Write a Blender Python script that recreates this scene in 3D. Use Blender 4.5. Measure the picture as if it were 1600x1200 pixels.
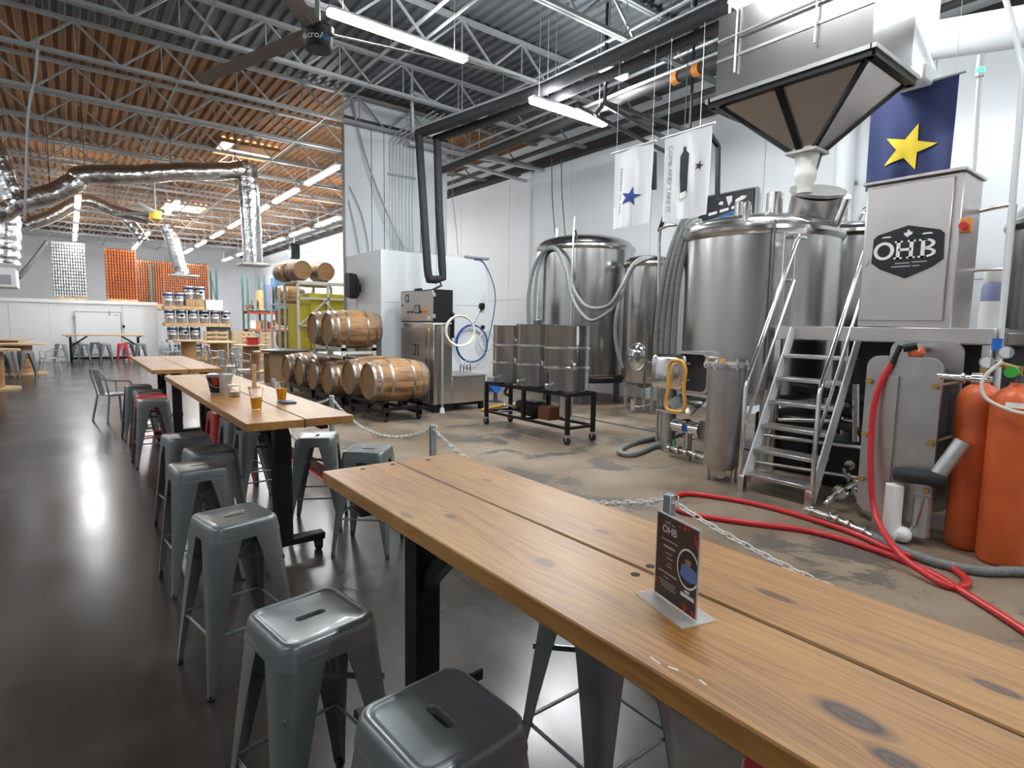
import bpy, math, random
from mathutils import Vector, Matrix
random.seed(7)
for o in list(bpy.data.objects): bpy.data.objects.remove(o, do_unlink=True)
scene = bpy.context.scene
COL = scene.collection
V = Vector
PI = math.pi
# ------------------------------------------------------------------ camera
FPX = 891.0
YAW, PITCH, ROLL = 0.65984, -0.10126, 0.01650
CAM = V((0, 0, 1.68))
_fw = V((math.sin(YAW)*math.cos(PITCH), math.cos(YAW)*math.cos(PITCH), math.sin(PITCH)))
_rt0 = V((math.cos(YAW), -math.sin(YAW), 0)); _up0 = _rt0.cross(_fw)
_rt = _rt0*math.cos(ROLL) + _up0*math.sin(ROLL); _up = -_rt0*math.sin(ROLL) + _up0*math.cos(ROLL)
cd = bpy.data.cameras.new('camera'); cam = bpy.data.objects.new('camera', cd); COL.objects.link(cam)
cd.sensor_width = 36; cd.sensor_fit = 'HORIZONTAL'; cd.lens = 36*FPX/1600; cd.clip_start = .02; cd.clip_end = 200
m = Matrix.Identity(4)
for i in range(3):
    m[i][0] = _rt[i]; m[i][1] = _up[i]; m[i][2] = -_fw[i]; m[i][3] = CAM[i]
cam.matrix_world = m
scene.camera = cam
# ------------------------------------------------------------------ world + exposure
w = bpy.data.worlds.new('world'); scene.world = w; w.use_nodes = True
w.node_tree.nodes['Background'].inputs[0].default_value = (.8, .88, 1, 1)
w.node_tree.nodes['Background'].inputs[1].default_value = .3
vs = scene.view_settings
vs.view_transform = 'Standard'; vs.look = 'None'; vs.gamma = 1; vs.use_curve_mapping = False
vs.exposure = 0.62
LAMP_W = 125.0      # watts for one long ceiling fixture
# survey helpers: a sight line through a photograph point, met with a plane whose distance is known
def ray(x, y): return _rt*((x-800)/FPX) + _up*((600-y)/FPX) + _fw
def at_z(x, y, z): d = ray(x, y); return CAM + d*((z-CAM.z)/d.z)
def at_x(x, y, X): d = ray(x, y); return CAM + d*(X/d.x)
def at_y(x, y, Y): d = ray(x, y); return CAM + d*(Y/d.y)
ZB = .12           # brewery slab height
# ------------------------------------------------------------------ materials
MATS = {}
def newmat(n):
    mt = bpy.data.materials.new(n); mt.use_nodes = True; MATS[n] = mt
    return mt, mt.node_tree, mt.node_tree.nodes['Principled BSDF']
def S(b, k, v):
    if k in b.inputs: b.inputs[k].default_value = v
def c4(c): return (c[0], c[1], c[2], 1)
def srgb(r, g, b):
    f = lambda u: ((u/255+.055)/1.055)**2.4 if u > 10 else u/255/12.92
    return (f(r), f(g), f(b))
def mat(n, col, rough=.5, metal=0., spec=.5, noise=.0, nscale=8., bump=0., bscale=40., stretch=(1,1,1), coat=0., trans=0., ior=1.45, alpha=1.):
    mt, nt, b = newmat(n)
    S(b, 'Roughness', rough); S(b, 'Metallic', metal); S(b, 'Specular IOR Level', spec); S(b, 'Coat Weight', coat); S(b, 'Transmission Weight', trans); S(b, 'IOR', ior); S(b, 'Alpha', alpha)
    S(b, 'Base Color', c4(col))
    if noise or bump:
        tc = nt.nodes.new('ShaderNodeTexCoord'); mp = nt.nodes.new('ShaderNodeMapping'); mp.inputs['Scale'].default_value = stretch
        nt.links.new(tc.outputs['Object'], mp.inputs['Vector'])
    if noise:
        nz = nt.nodes.new('ShaderNodeTexNoise'); nz.inputs['Scale'].default_value = nscale; nz.inputs['Detail'].default_value = 4
        nt.links.new(mp.outputs[0], nz.inputs['Vector'])
        rp = nt.nodes.new('ShaderNodeValToRGB'); rp.color_ramp.elements[0].position = .3; rp.color_ramp.elements[1].position = .7
        rp.color_ramp.elements[0].color = c4([max(0, k*(1-noise)) for k in col]); rp.color_ramp.elements[1].color = c4([min(1, k*(1+noise)) for k in col])
        nt.links.new(nz.outputs['Fac'], rp.inputs[0]); nt.links.new(rp.outputs[0], b.inputs['Base Color'])
    if bump:
        n2 = nt.nodes.new('ShaderNodeTexNoise'); n2.inputs['Scale'].default_value = bscale; n2.inputs['Detail'].default_value = 3
        nt.links.new(mp.outputs[0], n2.inputs['Vector'])
        bp = nt.nodes.new('ShaderNodeBump'); bp.inputs['Strength'].default_value = bump; bp.inputs['Distance'].default_value = .02
        nt.links.new(n2.outputs['Fac'], bp.inputs['Height']); nt.links.new(bp.outputs[0], b.inputs['Normal'])
    return mt
def emis(n, col, st, sample=True):
    mt, nt, b = newmat(n)
    S(b, 'Base Color', c4(col)); S(b, 'Emission Color', c4(col)); S(b, 'Emission Strength', st)
    if not sample:
        try: mt.cycles.emission_sampling = 'NONE'
        except Exception: pass
    return mt
mat('steel', (.62,.61,.59), .24, 1., noise=.05, nscale=6, stretch=(1,1,.1))
mat('tank_steel', (.50,.49,.475), .22, 1., noise=.08, nscale=5, stretch=(1,1,.15), bump=.02, bscale=3)
mat('drum_steel', (.40,.42,.44), .25, 1., noise=.12, nscale=9, stretch=(1,1,.3))
mat('panel_steel', (.56,.53,.51), .36, 1., noise=.05, nscale=3)
mat('satin_steel', (.50,.49,.48), .38, 1., noise=.1, nscale=6)
mat('dark_steel', (.16,.16,.165), .35, .9, noise=.15)
mat('chrome', (.8,.8,.8), .12, 1.)
mat('galv', (.52,.54,.55), .42, .85, noise=.12, nscale=14)
mat('stool_paint', (.185,.203,.207), .30, .5, noise=.06, nscale=4, coat=.15)
mat('stool_inside', (.06,.06,.06), .5, .3)
mat('stool_red', (.50,.03,.035), .33, .2, coat=.2)
mat('chair_grey', (.36,.38,.40), .35, .5)
mat('black_paint', (.012,.012,.013), .42, .3)
mat('table_iron', (.010,.009,.009), .5, .4, noise=.3)
mat('black_rubber', (.015,.015,.016), .6)
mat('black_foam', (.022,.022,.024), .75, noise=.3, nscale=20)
mat('screen', (.28,.32,.35), .15)
mat('white_paint', (.78,.79,.80), .45)
mat('wall_white', (.72,.745,.765), .5, noise=.03, nscale=.7)
mat('wall_grey', (.40,.41,.42), .7, noise=.05, nscale=.6)
mat('column_white', (.68,.71,.73), .6, noise=.04, nscale=1.5)
mat('cooler_white', (.74,.77,.79), .38)
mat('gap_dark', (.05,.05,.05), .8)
mat('conduit', (.50,.51,.51), .4, .7)
mat('joist_paint', (.30,.31,.31), .5, .4)
mat('beam_dark', (.055,.05,.05), .6, .2)
mat('deck_grey', (.115,.125,.135), .5, .5, noise=.2, nscale=1.5)
mat('deck_brown', (.23,.105,.035), .75, noise=.28, nscale=1.1)
mat('rust_pipe', (.17,.06,.03), .6)
mat('foil', (.66,.66,.66), .22, 1., bump=.9, bscale=9)
mat('oak_pallet', (.55,.37,.19), .75, noise=.25, nscale=9)
mat('plywood', (.50,.34,.19), .6, noise=.15, nscale=4)
mat('spool_wood', (.33,.17,.075), .6, noise=.2, nscale=5)
mat('board_brown', (.42,.27,.15), .8, noise=.15)
mat('hoop', (.36,.37,.37), .4, .9, noise=.2, nscale=15)
mat('orange_paint', (.60,.115,.030), .42, noise=.10, nscale=5, coat=.1)
mat('red_hose', (.50,.018,.022), .38, coat=.15)
mat('grey_hose', (.155,.165,.16), .6, noise=.2, nscale=30)
mat('white_hose', (.66,.63,.55), .5)
mat('blue_hose', (.02,.06,.30), .4)
mat('yellow_hose', (.55,.30,.03), .5)
mat('amber_gasket', (.60,.32,.05), .45)
mat('white_plastic', (.75,.74,.70), .45)
mat('blue_plastic', (.02,.13,.5), .4)
mat('green_plastic', (.05,.42,.06), .5)
mat('brass', (.5,.33,.12), .35, .8)
mat('cloth_white', (.74,.75,.77), .8)
mat('cloth_navy', (.018,.028,.10), .8)
mat('star_yellow', (.72,.53,.03), .7)
mat('star_blue', (.03,.06,.26), .7)
mat('ink_dark', (.03,.035,.045), .7)
mat('ink_grey', (.35,.35,.36), .7)
mat('sign_black', (.014,.014,.017), .45)
mat('sign_white', (.75,.75,.74), .5)
mat('sign_blue', (.02,.10,.27), .5, noise=.35, nscale=4)
mat('print_brown', (.040,.022,.018), .4)
mat('print_red', (.42,.035,.012), .5)
mat('print_blue', (.10,.17,.42), .5)
mat('print_skin', (.36,.17,.09), .5)
mat('print_dark', (.02,.015,.013), .5)
mat('red_line', (.42,.045,.04), .45, noise=.3, nscale=5)
mat('beam_red', (.62,.05,.02), .45)
mat('upright_teal', (.06,.13,.125), .5)
mat('rack_cream', (.62,.60,.52), .55)
mat('tarp_yellow', (.50,.42,.025), .6, noise=.18, nscale=2)
mat('crate_blue', (.06,.15,.23), .6)
mat('crate_lilac', (.20,.22,.36), .6)
mat('crate_red', (.26,.07,.07), .6)
mat('crate_sage', (.25,.28,.24), .6)
mat('can_silver', (.70,.70,.71), .32, .7)
mat('can_orange', (.56,.16,.055), .38, .4)
mat('can_brown', (.42,.14,.06), .42, .35)
mat('keg_steel', (.55,.55,.55), .3, .9)
mat('pvc', (.80,.80,.78), .4)
mat('pipe_white', (.66,.68,.70), .45)
mat('fan_blade', (.20,.175,.165), .55, .2)
mat('amber_plastic', (.65,.22,.03), .4)
mat('glass_clear', (1,1,1), .03, trans=1., ior=1.15)
mat('acrylic', (.80,.82,.82), .12, alpha=.38)
mat('beer', (.90,.42,.015), .08, trans=.25, ior=1.33)
mat('foam', (.85,.8,.68), .8)
mat('coaster_blue', (.03,.05,.13), .5)
mat('recess_shade', (.03,.028,.026), .8)  # near-black standing in for shade in gaps, bolt holes and the hatch
emis('lamp_glow', (.95, .98, 1.0), 14, False)
emis('skylight_glow', (1.0, .82, .62), 12)
emis('led_green', (.02, 1., .12), 6)
def mk_anodized():
    mt, nt, b = newmat('oak_stave'); S(b, 'Roughness', .6)
    tc = nt.nodes.new('ShaderNodeTexCoord'); sp = nt.nodes.new('ShaderNodeSeparateXYZ'); nt.links.new(tc.outputs['Object'], sp.inputs[0])
    at = nt.nodes.new('ShaderNodeMath'); at.operation = 'ARCTAN2'; nt.links.new(sp.outputs['Z'], at.inputs[0]); nt.links.new(sp.outputs['Y'], at.inputs[1])
    mu = nt.nodes.new('ShaderNodeMath'); mu.operation = 'MULTIPLY'; mu.inputs[1].default_value = 26/(2*PI); nt.links.new(at.outputs[0], mu.inputs[0])
    fl = nt.nodes.new('ShaderNodeMath'); fl.operation = 'FLOOR'; nt.links.new(mu.outputs[0], fl.inputs[0])
    wn = nt.nodes.new('ShaderNodeTexWhiteNoise'); wn.noise_dimensions = '1D'; nt.links.new(fl.outputs[0], wn.inputs['W'])
    mp = nt.nodes.new('ShaderNodeMapping'); mp.inputs['Scale'].default_value = (2, 14, 14); nt.links.new(tc.outputs['Object'], mp.inputs[0])
    nz = nt.nodes.new('ShaderNodeTexNoise'); nz.inputs['Scale'].default_value = 2; nz.inputs['Detail'].default_value = 5; nt.links.new(mp.outputs[0], nz.inputs['Vector'])
    mx = nt.nodes.new('ShaderNodeMath'); mx.operation = 'MULTIPLY_ADD'; mx.inputs[1].default_value = .45; nt.links.new(wn.outputs['Value'], mx.inputs[0]); nt.links.new(nz.outputs['Fac'], mx.inputs[2])
    n4 = nt.nodes.new('ShaderNodeTexNoise'); n4.inputs['Scale'].default_value = 3.2; n4.inputs['Detail'].default_value = 4
    oi = nt.nodes.new('ShaderNodeObjectInfo'); va = nt.nodes.new('ShaderNodeVectorMath'); va.operation = 'ADD'; nt.links.new(tc.outputs['Object'], va.inputs[0]); nt.links.new(oi.outputs['Location'], va.inputs[1]); nt.links.new(va.outputs[0], n4.inputs['Vector'])
    st = nt.nodes.new('ShaderNodeMath'); st.operation = 'MULTIPLY_ADD'; st.inputs[1].default_value = .9; nt.links.new(n4.outputs['Fac'], st.inputs[0]); nt.links.new(mx.outputs[0], st.inputs[2])
    sb = nt.nodes.new('ShaderNodeMath'); sb.operation = 'SUBTRACT'; sb.inputs[1].default_value = .48; nt.links.new(st.outputs[0], sb.inputs[0]); mx = sb
    rp = nt.nodes.new('ShaderNodeValToRGB'); e = rp.color_ramp.elements
    e[0].position = .30; e[0].color = (.12, .055, .024, 1); e[1].position = .98; e[1].color = (.50, .275, .115, 1)
    nt.links.new(mx.outputs[0], rp.inputs[0]); nt.links.new(rp.outputs[0], b.inputs['Base Color'])
mk_anodized()
mat('oak_head', (.30,.165,.068), .6, noise=.18, nscale=5, stretch=(1,1,9))
def mk_pine():
    KN = [(.83,1.61,.04,.014,.55),(.94,1.52,.024,.014,.7),(.95,1.07,.03,.020,.7),(1.24,1.14,.024,.013,.7),(1.28,1.80,.024,.011,.6),(1.26,.62,.045,.013,.85),(.955,.335,.055,.024,1.),(.905,.255,.036,.018,1.),(1.24,.215,.038,.014,.9),(.90,-.25,.05,.03,1.),(.93,2.02,.03,.006,.35),(1.15,1.93,.04,.005,.3)]
    mt, nt, b = newmat('pine_top'); S(b, 'Roughness', .42); S(b, 'Coat Weight', .12); S(b, 'Coat Roughness', .3)
    N = nt.nodes.new; L = nt.links.new
    def math_(op, a, bb=None, cc=None):
        n = N('ShaderNodeMath'); n.operation = op
        for i, q in enumerate((a, bb, cc)):
            if q is None: continue
            if isinstance(q, (int, float)): n.inputs[i].default_value = q
            else: L(q, n.inputs[i])
        return n.outputs[0]
    ge = N('ShaderNodeNewGeometry'); sp = N('ShaderNodeSeparateXYZ'); L(ge.outputs['Position'], sp.inputs[0])
    X, Y, Z = sp.outputs
    kn = None; swell = None
    for kx, ky, ry, rx, ks in KN:
        dx = math_('DIVIDE', math_('SUBTRACT', X, kx), rx); dy = math_('DIVIDE', math_('SUBTRACT', Y, ky), ry)
        d = math_('SQRT', math_('ADD', math_('MULTIPLY', dx, dx), math_('MULTIPLY', dy, dy)))
        k = math_('SUBTRACT', 1.35, d); k = math_('MULTIPLY', k, 1.7)
        n = N('ShaderNodeClamp'); L(k, n.inputs[0]); k = math_('MULTIPLY', n.outputs[0], math_('MULTIPLY', math_('ADD', .90, math_('MULTIPLY', math_('SINE', math_('MULTIPLY', d, 11.)), .09)), ks))
        kn = k if kn is None else math_('MAXIMUM', kn, k)
        sw = math_('DIVIDE', math_('MULTIPLY', dx, .05), math_('ADD', 1., math_('MULTIPLY', d, d)))
        swell = sw if swell is None else math_('ADD', swell, sw)
    xx = math_('SUBTRACT', X, swell)
    cm = N('ShaderNodeCombineXYZ'); L(math_('MULTIPLY', xx, 26.), cm.inputs[0]); L(math_('MULTIPLY', Y, 1.1), cm.inputs[1]); L(math_('MULTIPLY', Z, 12.), cm.inputs[2])
    nz = N('ShaderNodeTexNoise'); nz.inputs['Scale'].default_value = 1.; nz.inputs['Detail'].default_value = 3.; L(cm.outputs[0], nz.inputs['Vector'])
    ring = math_('SINE', math_('MULTIPLY', nz.outputs['Fac'], 42.))
    cm2 = N('ShaderNodeCombineXYZ'); L(math_('MULTIPLY', X, 3.5), cm2.inputs[0]); L(math_('MULTIPLY', Y, .8), cm2.inputs[1]); L(Z, cm2.inputs[2])
    n2 = N('ShaderNodeTexNoise'); n2.inputs['Scale'].default_value = 1.6; L(cm2.outputs[0], n2.inputs['Vector'])
    cm3 = N('ShaderNodeCombineXYZ'); L(math_('MULTIPLY', X, 260.), cm3.inputs[0]); L(math_('MULTIPLY', Y, 5.), cm3.inputs[1]); L(Z, cm3.inputs[2])
    n3 = N('ShaderNodeTexNoise'); n3.inputs['Scale'].default_value = 1.; L(cm3.outputs[0], n3.inputs['Vector'])
    f = math_('ADD', math_('MULTIPLY', math_('ADD', math_('MULTIPLY', ring, .5), .5), .26), math_('MULTIPLY', n2.outputs['Fac'], .75))
    f = math_('ADD', f, math_('MULTIPLY', n3.outputs['Fac'], .16))
    rp = N('ShaderNodeValToRGB'); e = rp.color_ramp.elements
    e[0].position = .25; e[0].color = (.48, .255, .070, 1); e[1].position = .92; e[1].color = (.235, .092, .018, 1)
    x_ = rp.color_ramp.elements.new(.58); x_.color = (.385, .182, .042, 1)
    L(f, rp.inputs[0])
    mx = N('ShaderNodeMix'); mx.data_type = 'RGBA'; L(kn, mx.inputs['Factor']); L(rp.outputs[0], mx.inputs[6]); mx.inputs[7].default_value = (.032, .010, .006, 1)
    L(mx.outputs[2], b.inputs['Base Color'])
    bp = N('ShaderNodeBump'); bp.inputs['Strength'].default_value = .05; bp.inputs['Distance'].default_value = .002; L(ring, bp.inputs['Height']); L(bp.outputs[0], b.inputs['Normal'])
mk_pine()
def mk_floor(n, ramp, rough, scale1, scale2, patch=None, bump=.0):
    mt, nt, b = newmat(n); N = nt.nodes.new; L = nt.links.new
    tc = N('ShaderNodeNewGeometry')
    a = N('ShaderNodeTexNoise'); a.inputs['Scale'].default_value = scale1; a.inputs['Detail'].default_value = 6; a.inputs['Roughness'].default_value = .6; L(tc.outputs['Position'], a.inputs['Vector'])
    rp = N('ShaderNodeValToRGB'); el = rp.color_ramp.elements
    el[0].position = .32; el[0].color = c4(ramp[0]); el[1].position = .68; el[1].color = c4(ramp[-1])
    if len(ramp) == 3: q = el.new(.5); q.color = c4(ramp[1])
    L(a.outputs['Fac'], rp.inputs[0]); out = rp.outputs[0]
    if patch:
        p = N('ShaderNodeTexNoise'); p.inputs['Scale'].default_value = scale2; p.inputs['Detail'].default_value = 7; p.inputs['Roughness'].default_value = .65; p.inputs['Distortion'].default_value = .4; L(tc.outputs['Position'], p.inputs['Vector'])
        r2 = N('ShaderNodeValToRGB'); r2.color_ramp.elements[0].position = .535; r2.color_ramp.elements[1].position = .575; L(p.outputs['Fac'], r2.inputs[0])
        mx = N('ShaderNodeMix'); mx.data_type = 'RGBA'; L(r2.outputs[0], mx.inputs['Factor']); L(out, mx.inputs[6]); mx.inputs[7].default_value = c4(patch); out = mx.outputs[2]
    L(out, b.inputs['Base Color'])
    r3 = N('ShaderNodeMapRange'); L(a.outputs['Fac'], r3.inputs[0]); r3.inputs[1].default_value = .3; r3.inputs[2].default_value = .7; r3.inputs[3].default_value = rough[0]; r3.inputs[4].default_value = rough[1]; L(r3.outputs[0], b.inputs['Roughness'])
    if bump:
        bp = N('ShaderNodeBump'); bp.inputs['Strength'].default_value = bump; bp.inputs['Distance'].default_value = .01; L(a.outputs['Fac'], bp.inputs['Height']); L(bp.outputs[0], b.inputs['Normal'])
mk_floor('hall_concrete', [(.027,.022,.018),(.041,.035,.029),(.065,.057,.048)], (.19,.28), .9, 1.)
mk_floor('brew_concrete', [(.125,.082,.050),(.215,.162,.112),(.285,.228,.168)], (.36,.58), .8, 1.5, patch=(.105,.090,.075), bump=.12)
# ------------------------------------------------------------------ mesh builder
ORG = {}
class MB:
    def __init__(s): s.v = []; s.f = []
    def add(s, vs, fs):
        n = len(s.v); s.v += [V(p) for p in vs]; s.f += [tuple(i+n for i in f) for f in fs]; return s
    def box(s, x0, x1, y0, y1, z0, z1):
        return s.add([(x0,y0,z0),(x1,y0,z0),(x1,y1,z0),(x0,y1,z0),(x0,y0,z1),(x1,y0,z1),(x1,y1,z1),(x0,y1,z1)],
                     [(0,3,2,1),(4,5,6,7),(0,1,5,4),(1,2,6,5),(2,3,7,6),(3,0,4,7)])
    def rbox(s, x0, x1, y0, y1, z0, z1, r=.01):
        c = [(x0,x1),(y0,y1),(z0,z1)]; n = len(s.v); idx = {}
        r = min(r, (x1-x0)*.49, (y1-y0)*.49, (z1-z0)*.49)
        for sx in (0,1):
            for sy in (0,1):
                for sz in (0,1):
                    sg = (sx, sy, sz)
                    for ax in range(3):
                        p = [0,0,0]
                        for k in range(3):
                            e = c[k][sg[k]]; d = r if sg[k] == 0 else -r
                            p[k] = e if k == ax else e+d
                        idx[(sg, ax)] = len(s.v); s.v.append(V(p))
        def quad(a): s.f.append(tuple(a))
        ctr = V(((x0+x1)/2, (y0+y1)/2, (z0+z1)/2))
        def orient(a):
            p = [s.v[i] for i in a]; nn = (p[1]-p[0]).cross(p[2]-p[0]); mid = sum(p, V((0,0,0)))/len(p)
            if nn.dot(mid-ctr) < 0: a = a[::-1]
            s.f.append(tuple(a))
        for ax in range(3):
            o1, o2 = [k for k in range(3) if k != ax]
            for sd in (0,1):
                q = []
                for (a, b) in ((0,0),(1,0),(1,1),(0,1)):
                    sg = [0,0,0]; sg[ax] = sd; sg[o1] = a; sg[o2] = b; q.append(idx[(tuple(sg), ax)])
                orient(q)
            for a in (0,1):
                for b in (0,1):
                    s0 = [0,0,0]; s0[o1] = a; s0[o2] = b; s1 = list(s0); s1[ax] = 1
                    orient([idx[(tuple(s0), o1)], idx[(tuple(s1), o1)], idx[(tuple(s1), o2)], idx[(tuple(s0), o2)]])
        for sx in (0,1):
            for sy in (0,1):
                for sz in (0,1): orient([idx[((sx,sy,sz), k)] for k in range(3)])
        return s
    def bar(s, p0, p1, w, h=None, up=(0,0,1)):
        h = h or w; p0 = V(p0); p1 = V(p1); d = (p1-p0).normalized(); u = V(up)
        if abs(d.dot(u)) > .98: u = V((1,0,0))
        a = d.cross(u).normalized()*(w/2); b = a.cross(d).normalized()*(h/2)
        vs = []
        for p in (p0, p1): vs += [p-a-b, p+a-b, p+a+b, p-a+b]
        return s.add(vs, [(0,3,2,1),(4,5,6,7),(0,1,5,4),(1,2,6,5),(2,3,7,6),(3,0,4,7)])
    def cyl(s, p0, p1, r0, r1=None, n=16, caps=True):
        r1 = r0 if r1 is None else r1; p0 = V(p0); p1 = V(p1); d = (p1-p0).normalized()
        u = V((0,0,1)) if abs(d.z) < .9 else V((1,0,0)); a = d.cross(u).normalized(); b = d.cross(a)
        vs = []; fs = []
        for p, r in ((p0, r0), (p1, r1)):
            for i in range(n): t = 2*PI*i/n; vs.append(p + a*(r*math.cos(t)) + b*(r*math.sin(t)))
        for i in range(n): j = (i+1) % n; fs.append((i, j, n+j, n+i))
        if caps: fs += [tuple(range(n))[::-1], tuple(range(n, 2*n))]
        return s.add(vs, fs)
    def tube(s, pts, r, n=8, closed=False, sub=0, r_fn=None):
        pts = [V(p) for p in pts]
        if sub: pts = catmull(pts, sub, closed)
        m_ = len(pts); vs = []; fs = []; prev = None
        for i, p in enumerate(pts):
            if closed: t = (pts[(i+1) % m_] - pts[i-1])
            else: t = pts[min(i+1, m_-1)] - pts[max(i-1, 0)]
            t.normalize()
            if prev is None:
                u = V((0,0,1)) if abs(t.z) < .9 else V((1,0,0)); a = t.cross(u).normalized()
            else:
                a = prev - t*prev.dot(t)
                a = a.normalized() if a.length > 1e-6 else t.orthogonal().normalized()
            prev = a; b = t.cross(a); rr = r_fn(i/(m_-1))*r if r_fn else r
            for k in range(n): th = 2*PI*k/n; vs.append(p + a*(rr*math.cos(th)) + b*(rr*math.sin(th)))
        for i in range(m_ if closed else m_-1):
            i2 = (i+1) % m_
            for k in range(n): k2 = (k+1) % n; fs.append((i*n+k, i*n+k2, i2*n+k2, i2*n+k))
        if not closed: fs += [tuple(range(n))[::-1], tuple(range((m_-1)*n, m_*n))]
        return s.add(vs, fs)
    def lathe(s, prof, c=(0,0,0), n=32, axis='z', caps=True):
        vs = []; fs = []; c = V(c)
        for r, z in prof:
            for i in range(n):
                t = 2*PI*i/n; a, b = r*math.cos(t), r*math.sin(t)
                vs.append(c + (V((a, b, z)) if axis == 'z' else V((z, a, b))))
        for k in range(len(prof)-1):
            for i in range(n): j = (i+1) % n; fs.append((k*n+i, k*n+j, (k+1)*n+j, (k+1)*n+i))
        if caps:
            if prof[0][0] > 1e-4: fs.append(tuple(range(n))[::-1])
            if prof[-1][0] > 1e-4: fs.append(tuple(range((len(prof)-1)*n, len(prof)*n)))
        return s.add(vs, fs)
    def loft(s, loops, close=True, cap0=False, cap1=False):
        n = len(loops[0]); vs = [p for l in loops for p in l]; fs = []
        for k in range(len(loops)-1):
            for i in range(n if close else n-1): j = (i+1) % n; fs.append((k*n+i, k*n+j, (k+1)*n+j, (k+1)*n+i))
        if cap0: fs.append(tuple(range(n))[::-1])
        if cap1: fs.append(tuple(range((len(loops)-1)*n, len(loops)*n)))
        return s.add(vs, fs)
    def prism(s, poly, o, ax, ay, th):
        o = V(o); ax = V(ax); ay = V(ay); az = ax.cross(ay).normalized(); n = len(poly)
        vs = [o+ax*p[0]+ay*p[1] for p in poly] + [o+ax*p[0]+ay*p[1]+az*th for p in poly]
        fs = [tuple(range(n))[::-1], tuple(range(n, 2*n))] + [(i, (i+1) % n, n+(i+1) % n, n+i) for i in range(n)]
        return s.add(vs, fs)
    def sphere(s, c, r, n=12):
        return s.lathe([(max(1e-5, r*math.sin(PI*k/8)), -r*math.cos(PI*k/8)) for k in range(9)], c, n, caps=False)
    def rot(s, M):
        s.v = [M @ p for p in s.v]; return s
    def build(s, name, mt, parent=None, loc=None, angle=38):
        me = bpy.data.meshes.new(name)
        if parent is not None: org = ORG.get(parent.name, V((0,0,0)))
        elif loc is not None: org = V(loc)
        else:
            xs = [p.x for p in s.v]; ys = [p.y for p in s.v]; zs = [p.z for p in s.v]
            org = V(((min(xs)+max(xs))/2, (min(ys)+max(ys))/2, min(zs)))
        me.from_pydata([tuple(p-org) for p in s.v], [], s.f); me.materials.append(MATS[mt]); me.update()
        for p in me.polygons: p.use_smooth = True
        me.set_sharp_from_angle(angle=math.radians(angle))
        o = bpy.data.objects.new(name, me); COL.objects.link(o)
        ORG[o.name] = org
        if parent is not None: o.parent = parent
        else: o.location = org
        return o
def catmull(p, sub, closed=False):
    out = []; n = len(p)
    for i in range(n if closed else n-1):
        p0 = p[(i-1) % n] if closed or i > 0 else p[0]; p1 = p[i]; p2 = p[(i+1) % n]; p3 = p[(i+2) % n] if closed or i+2 < n else p[-1]
        for k in range(sub):
            t = k/sub; t2 = t*t; t3 = t2*t
            out.append(.5*((2*p1)+(p2-p0)*t+(2*p0-5*p1+4*p2-p3)*t2+(3*p1-p0-3*p2+p3)*t3))
    if not closed: out.append(p[-1].copy())
    return out
def tag(o, label, cat, group=None):
    o['label'] = label; o['category'] = cat
    if group: o['group'] = group
    return o
def thing(name, label, cat, loc=(0,0,0), group=None):
    o = bpy.data.objects.new(name, None); COL.objects.link(o); o.location = loc; o.empty_display_size = .1
    ORG[o.name] = V(loc); return tag(o, label, cat, group)
def struct(o): o['kind'] = 'structure'; return o
def dup(o, parent=None):
    c = o.copy(); COL.objects.link(c); c.parent = parent
    for ch in list(o.children): dup(ch, c)
    return c
def place(o, loc, rz=0, label=None, group=None):
    o.location = loc; o.rotation_euler = (0, 0, rz)
    if label: o['label'] = label
    if group: o['group'] = group
    return o
_tx = [0]
def text_mesh(body, size, th=.002):
    cu = bpy.data.curves.new('lettering', 'FONT'); cu.body = body; cu.size = size; cu.extrude = th/2; cu.align_x = 'CENTER'; cu.align_y = 'CENTER'; cu.resolution_u = 3
    ob = bpy.data.objects.new('lettering_tmp', cu); COL.objects.link(ob)
    dg = bpy.context.evaluated_depsgraph_get(); me = bpy.data.meshes.new_from_object(ob.evaluated_get(dg))
    vs = [v.co.copy() for v in me.vertices]; fs = [tuple(p.vertices) for p in me.polygons]
    bpy.data.objects.remove(ob, do_unlink=True); bpy.data.curves.remove(cu); bpy.data.meshes.remove(me)
    return vs, fs
def lettering(body, size, o, ax, ay, mt, parent, name='lettering', th=.002, sx=1.):
    vs, fs = text_mesh(body, size, th); o = V(o); ax = V(ax).normalized(); ay = V(ay).normalized(); az = ax.cross(ay)
    return MB().add([o+ax*(v.x*sx)+ay*v.y+az*(v.z+th/2) for v in vs], fs).build(name, mt, parent)
# ================================================================== SETTING
XL, XR, YB, YF, ZC = -9., 10., -7., 41., 6.5
struct(MB().box(XL, XR, YB, YF, -.2, 0).build('floor', 'hall_concrete'))
fb = struct(MB().box(2.15, XR, YB, 9.9, -.1, ZB).box(3.2, XR, 9.9, 15.5, -.1, ZB).build('floor_brewery', 'brew_concrete'))
struct(MB().box(2.065, 2.148, YB, 9.8, 0, .002).build('trim_1', 'red_line'))
struct(MB().box(6.9, 7.0, .5, 9.5, ZB, ZB+.002).build('trim_2', 'gap_dark'))   # drain slot in the brewery slab
wl = struct(MB().box(XL-.2, XL, YB, YF, 0, ZC).build('wall_left', 'wall_white'))
wb = struct(MB().box(XL, XR, YB-.2, YB, 0, ZC).build('wall_back', 'wall_white'))
wf = struct(MB().box(XL, XR, YF, YF+.2, 0, ZC).build('wall_far', 'wall_white'))
MB().box(XL, XR, YF-.04, YF, 2.3, 2.42).build('rail', 'wall_white', wf)
wr = struct(MB().box(XR, XR+.2, YB, YF, 0, ZC).build('wall_right', 'wall_white'))
y = YB+.1
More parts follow.
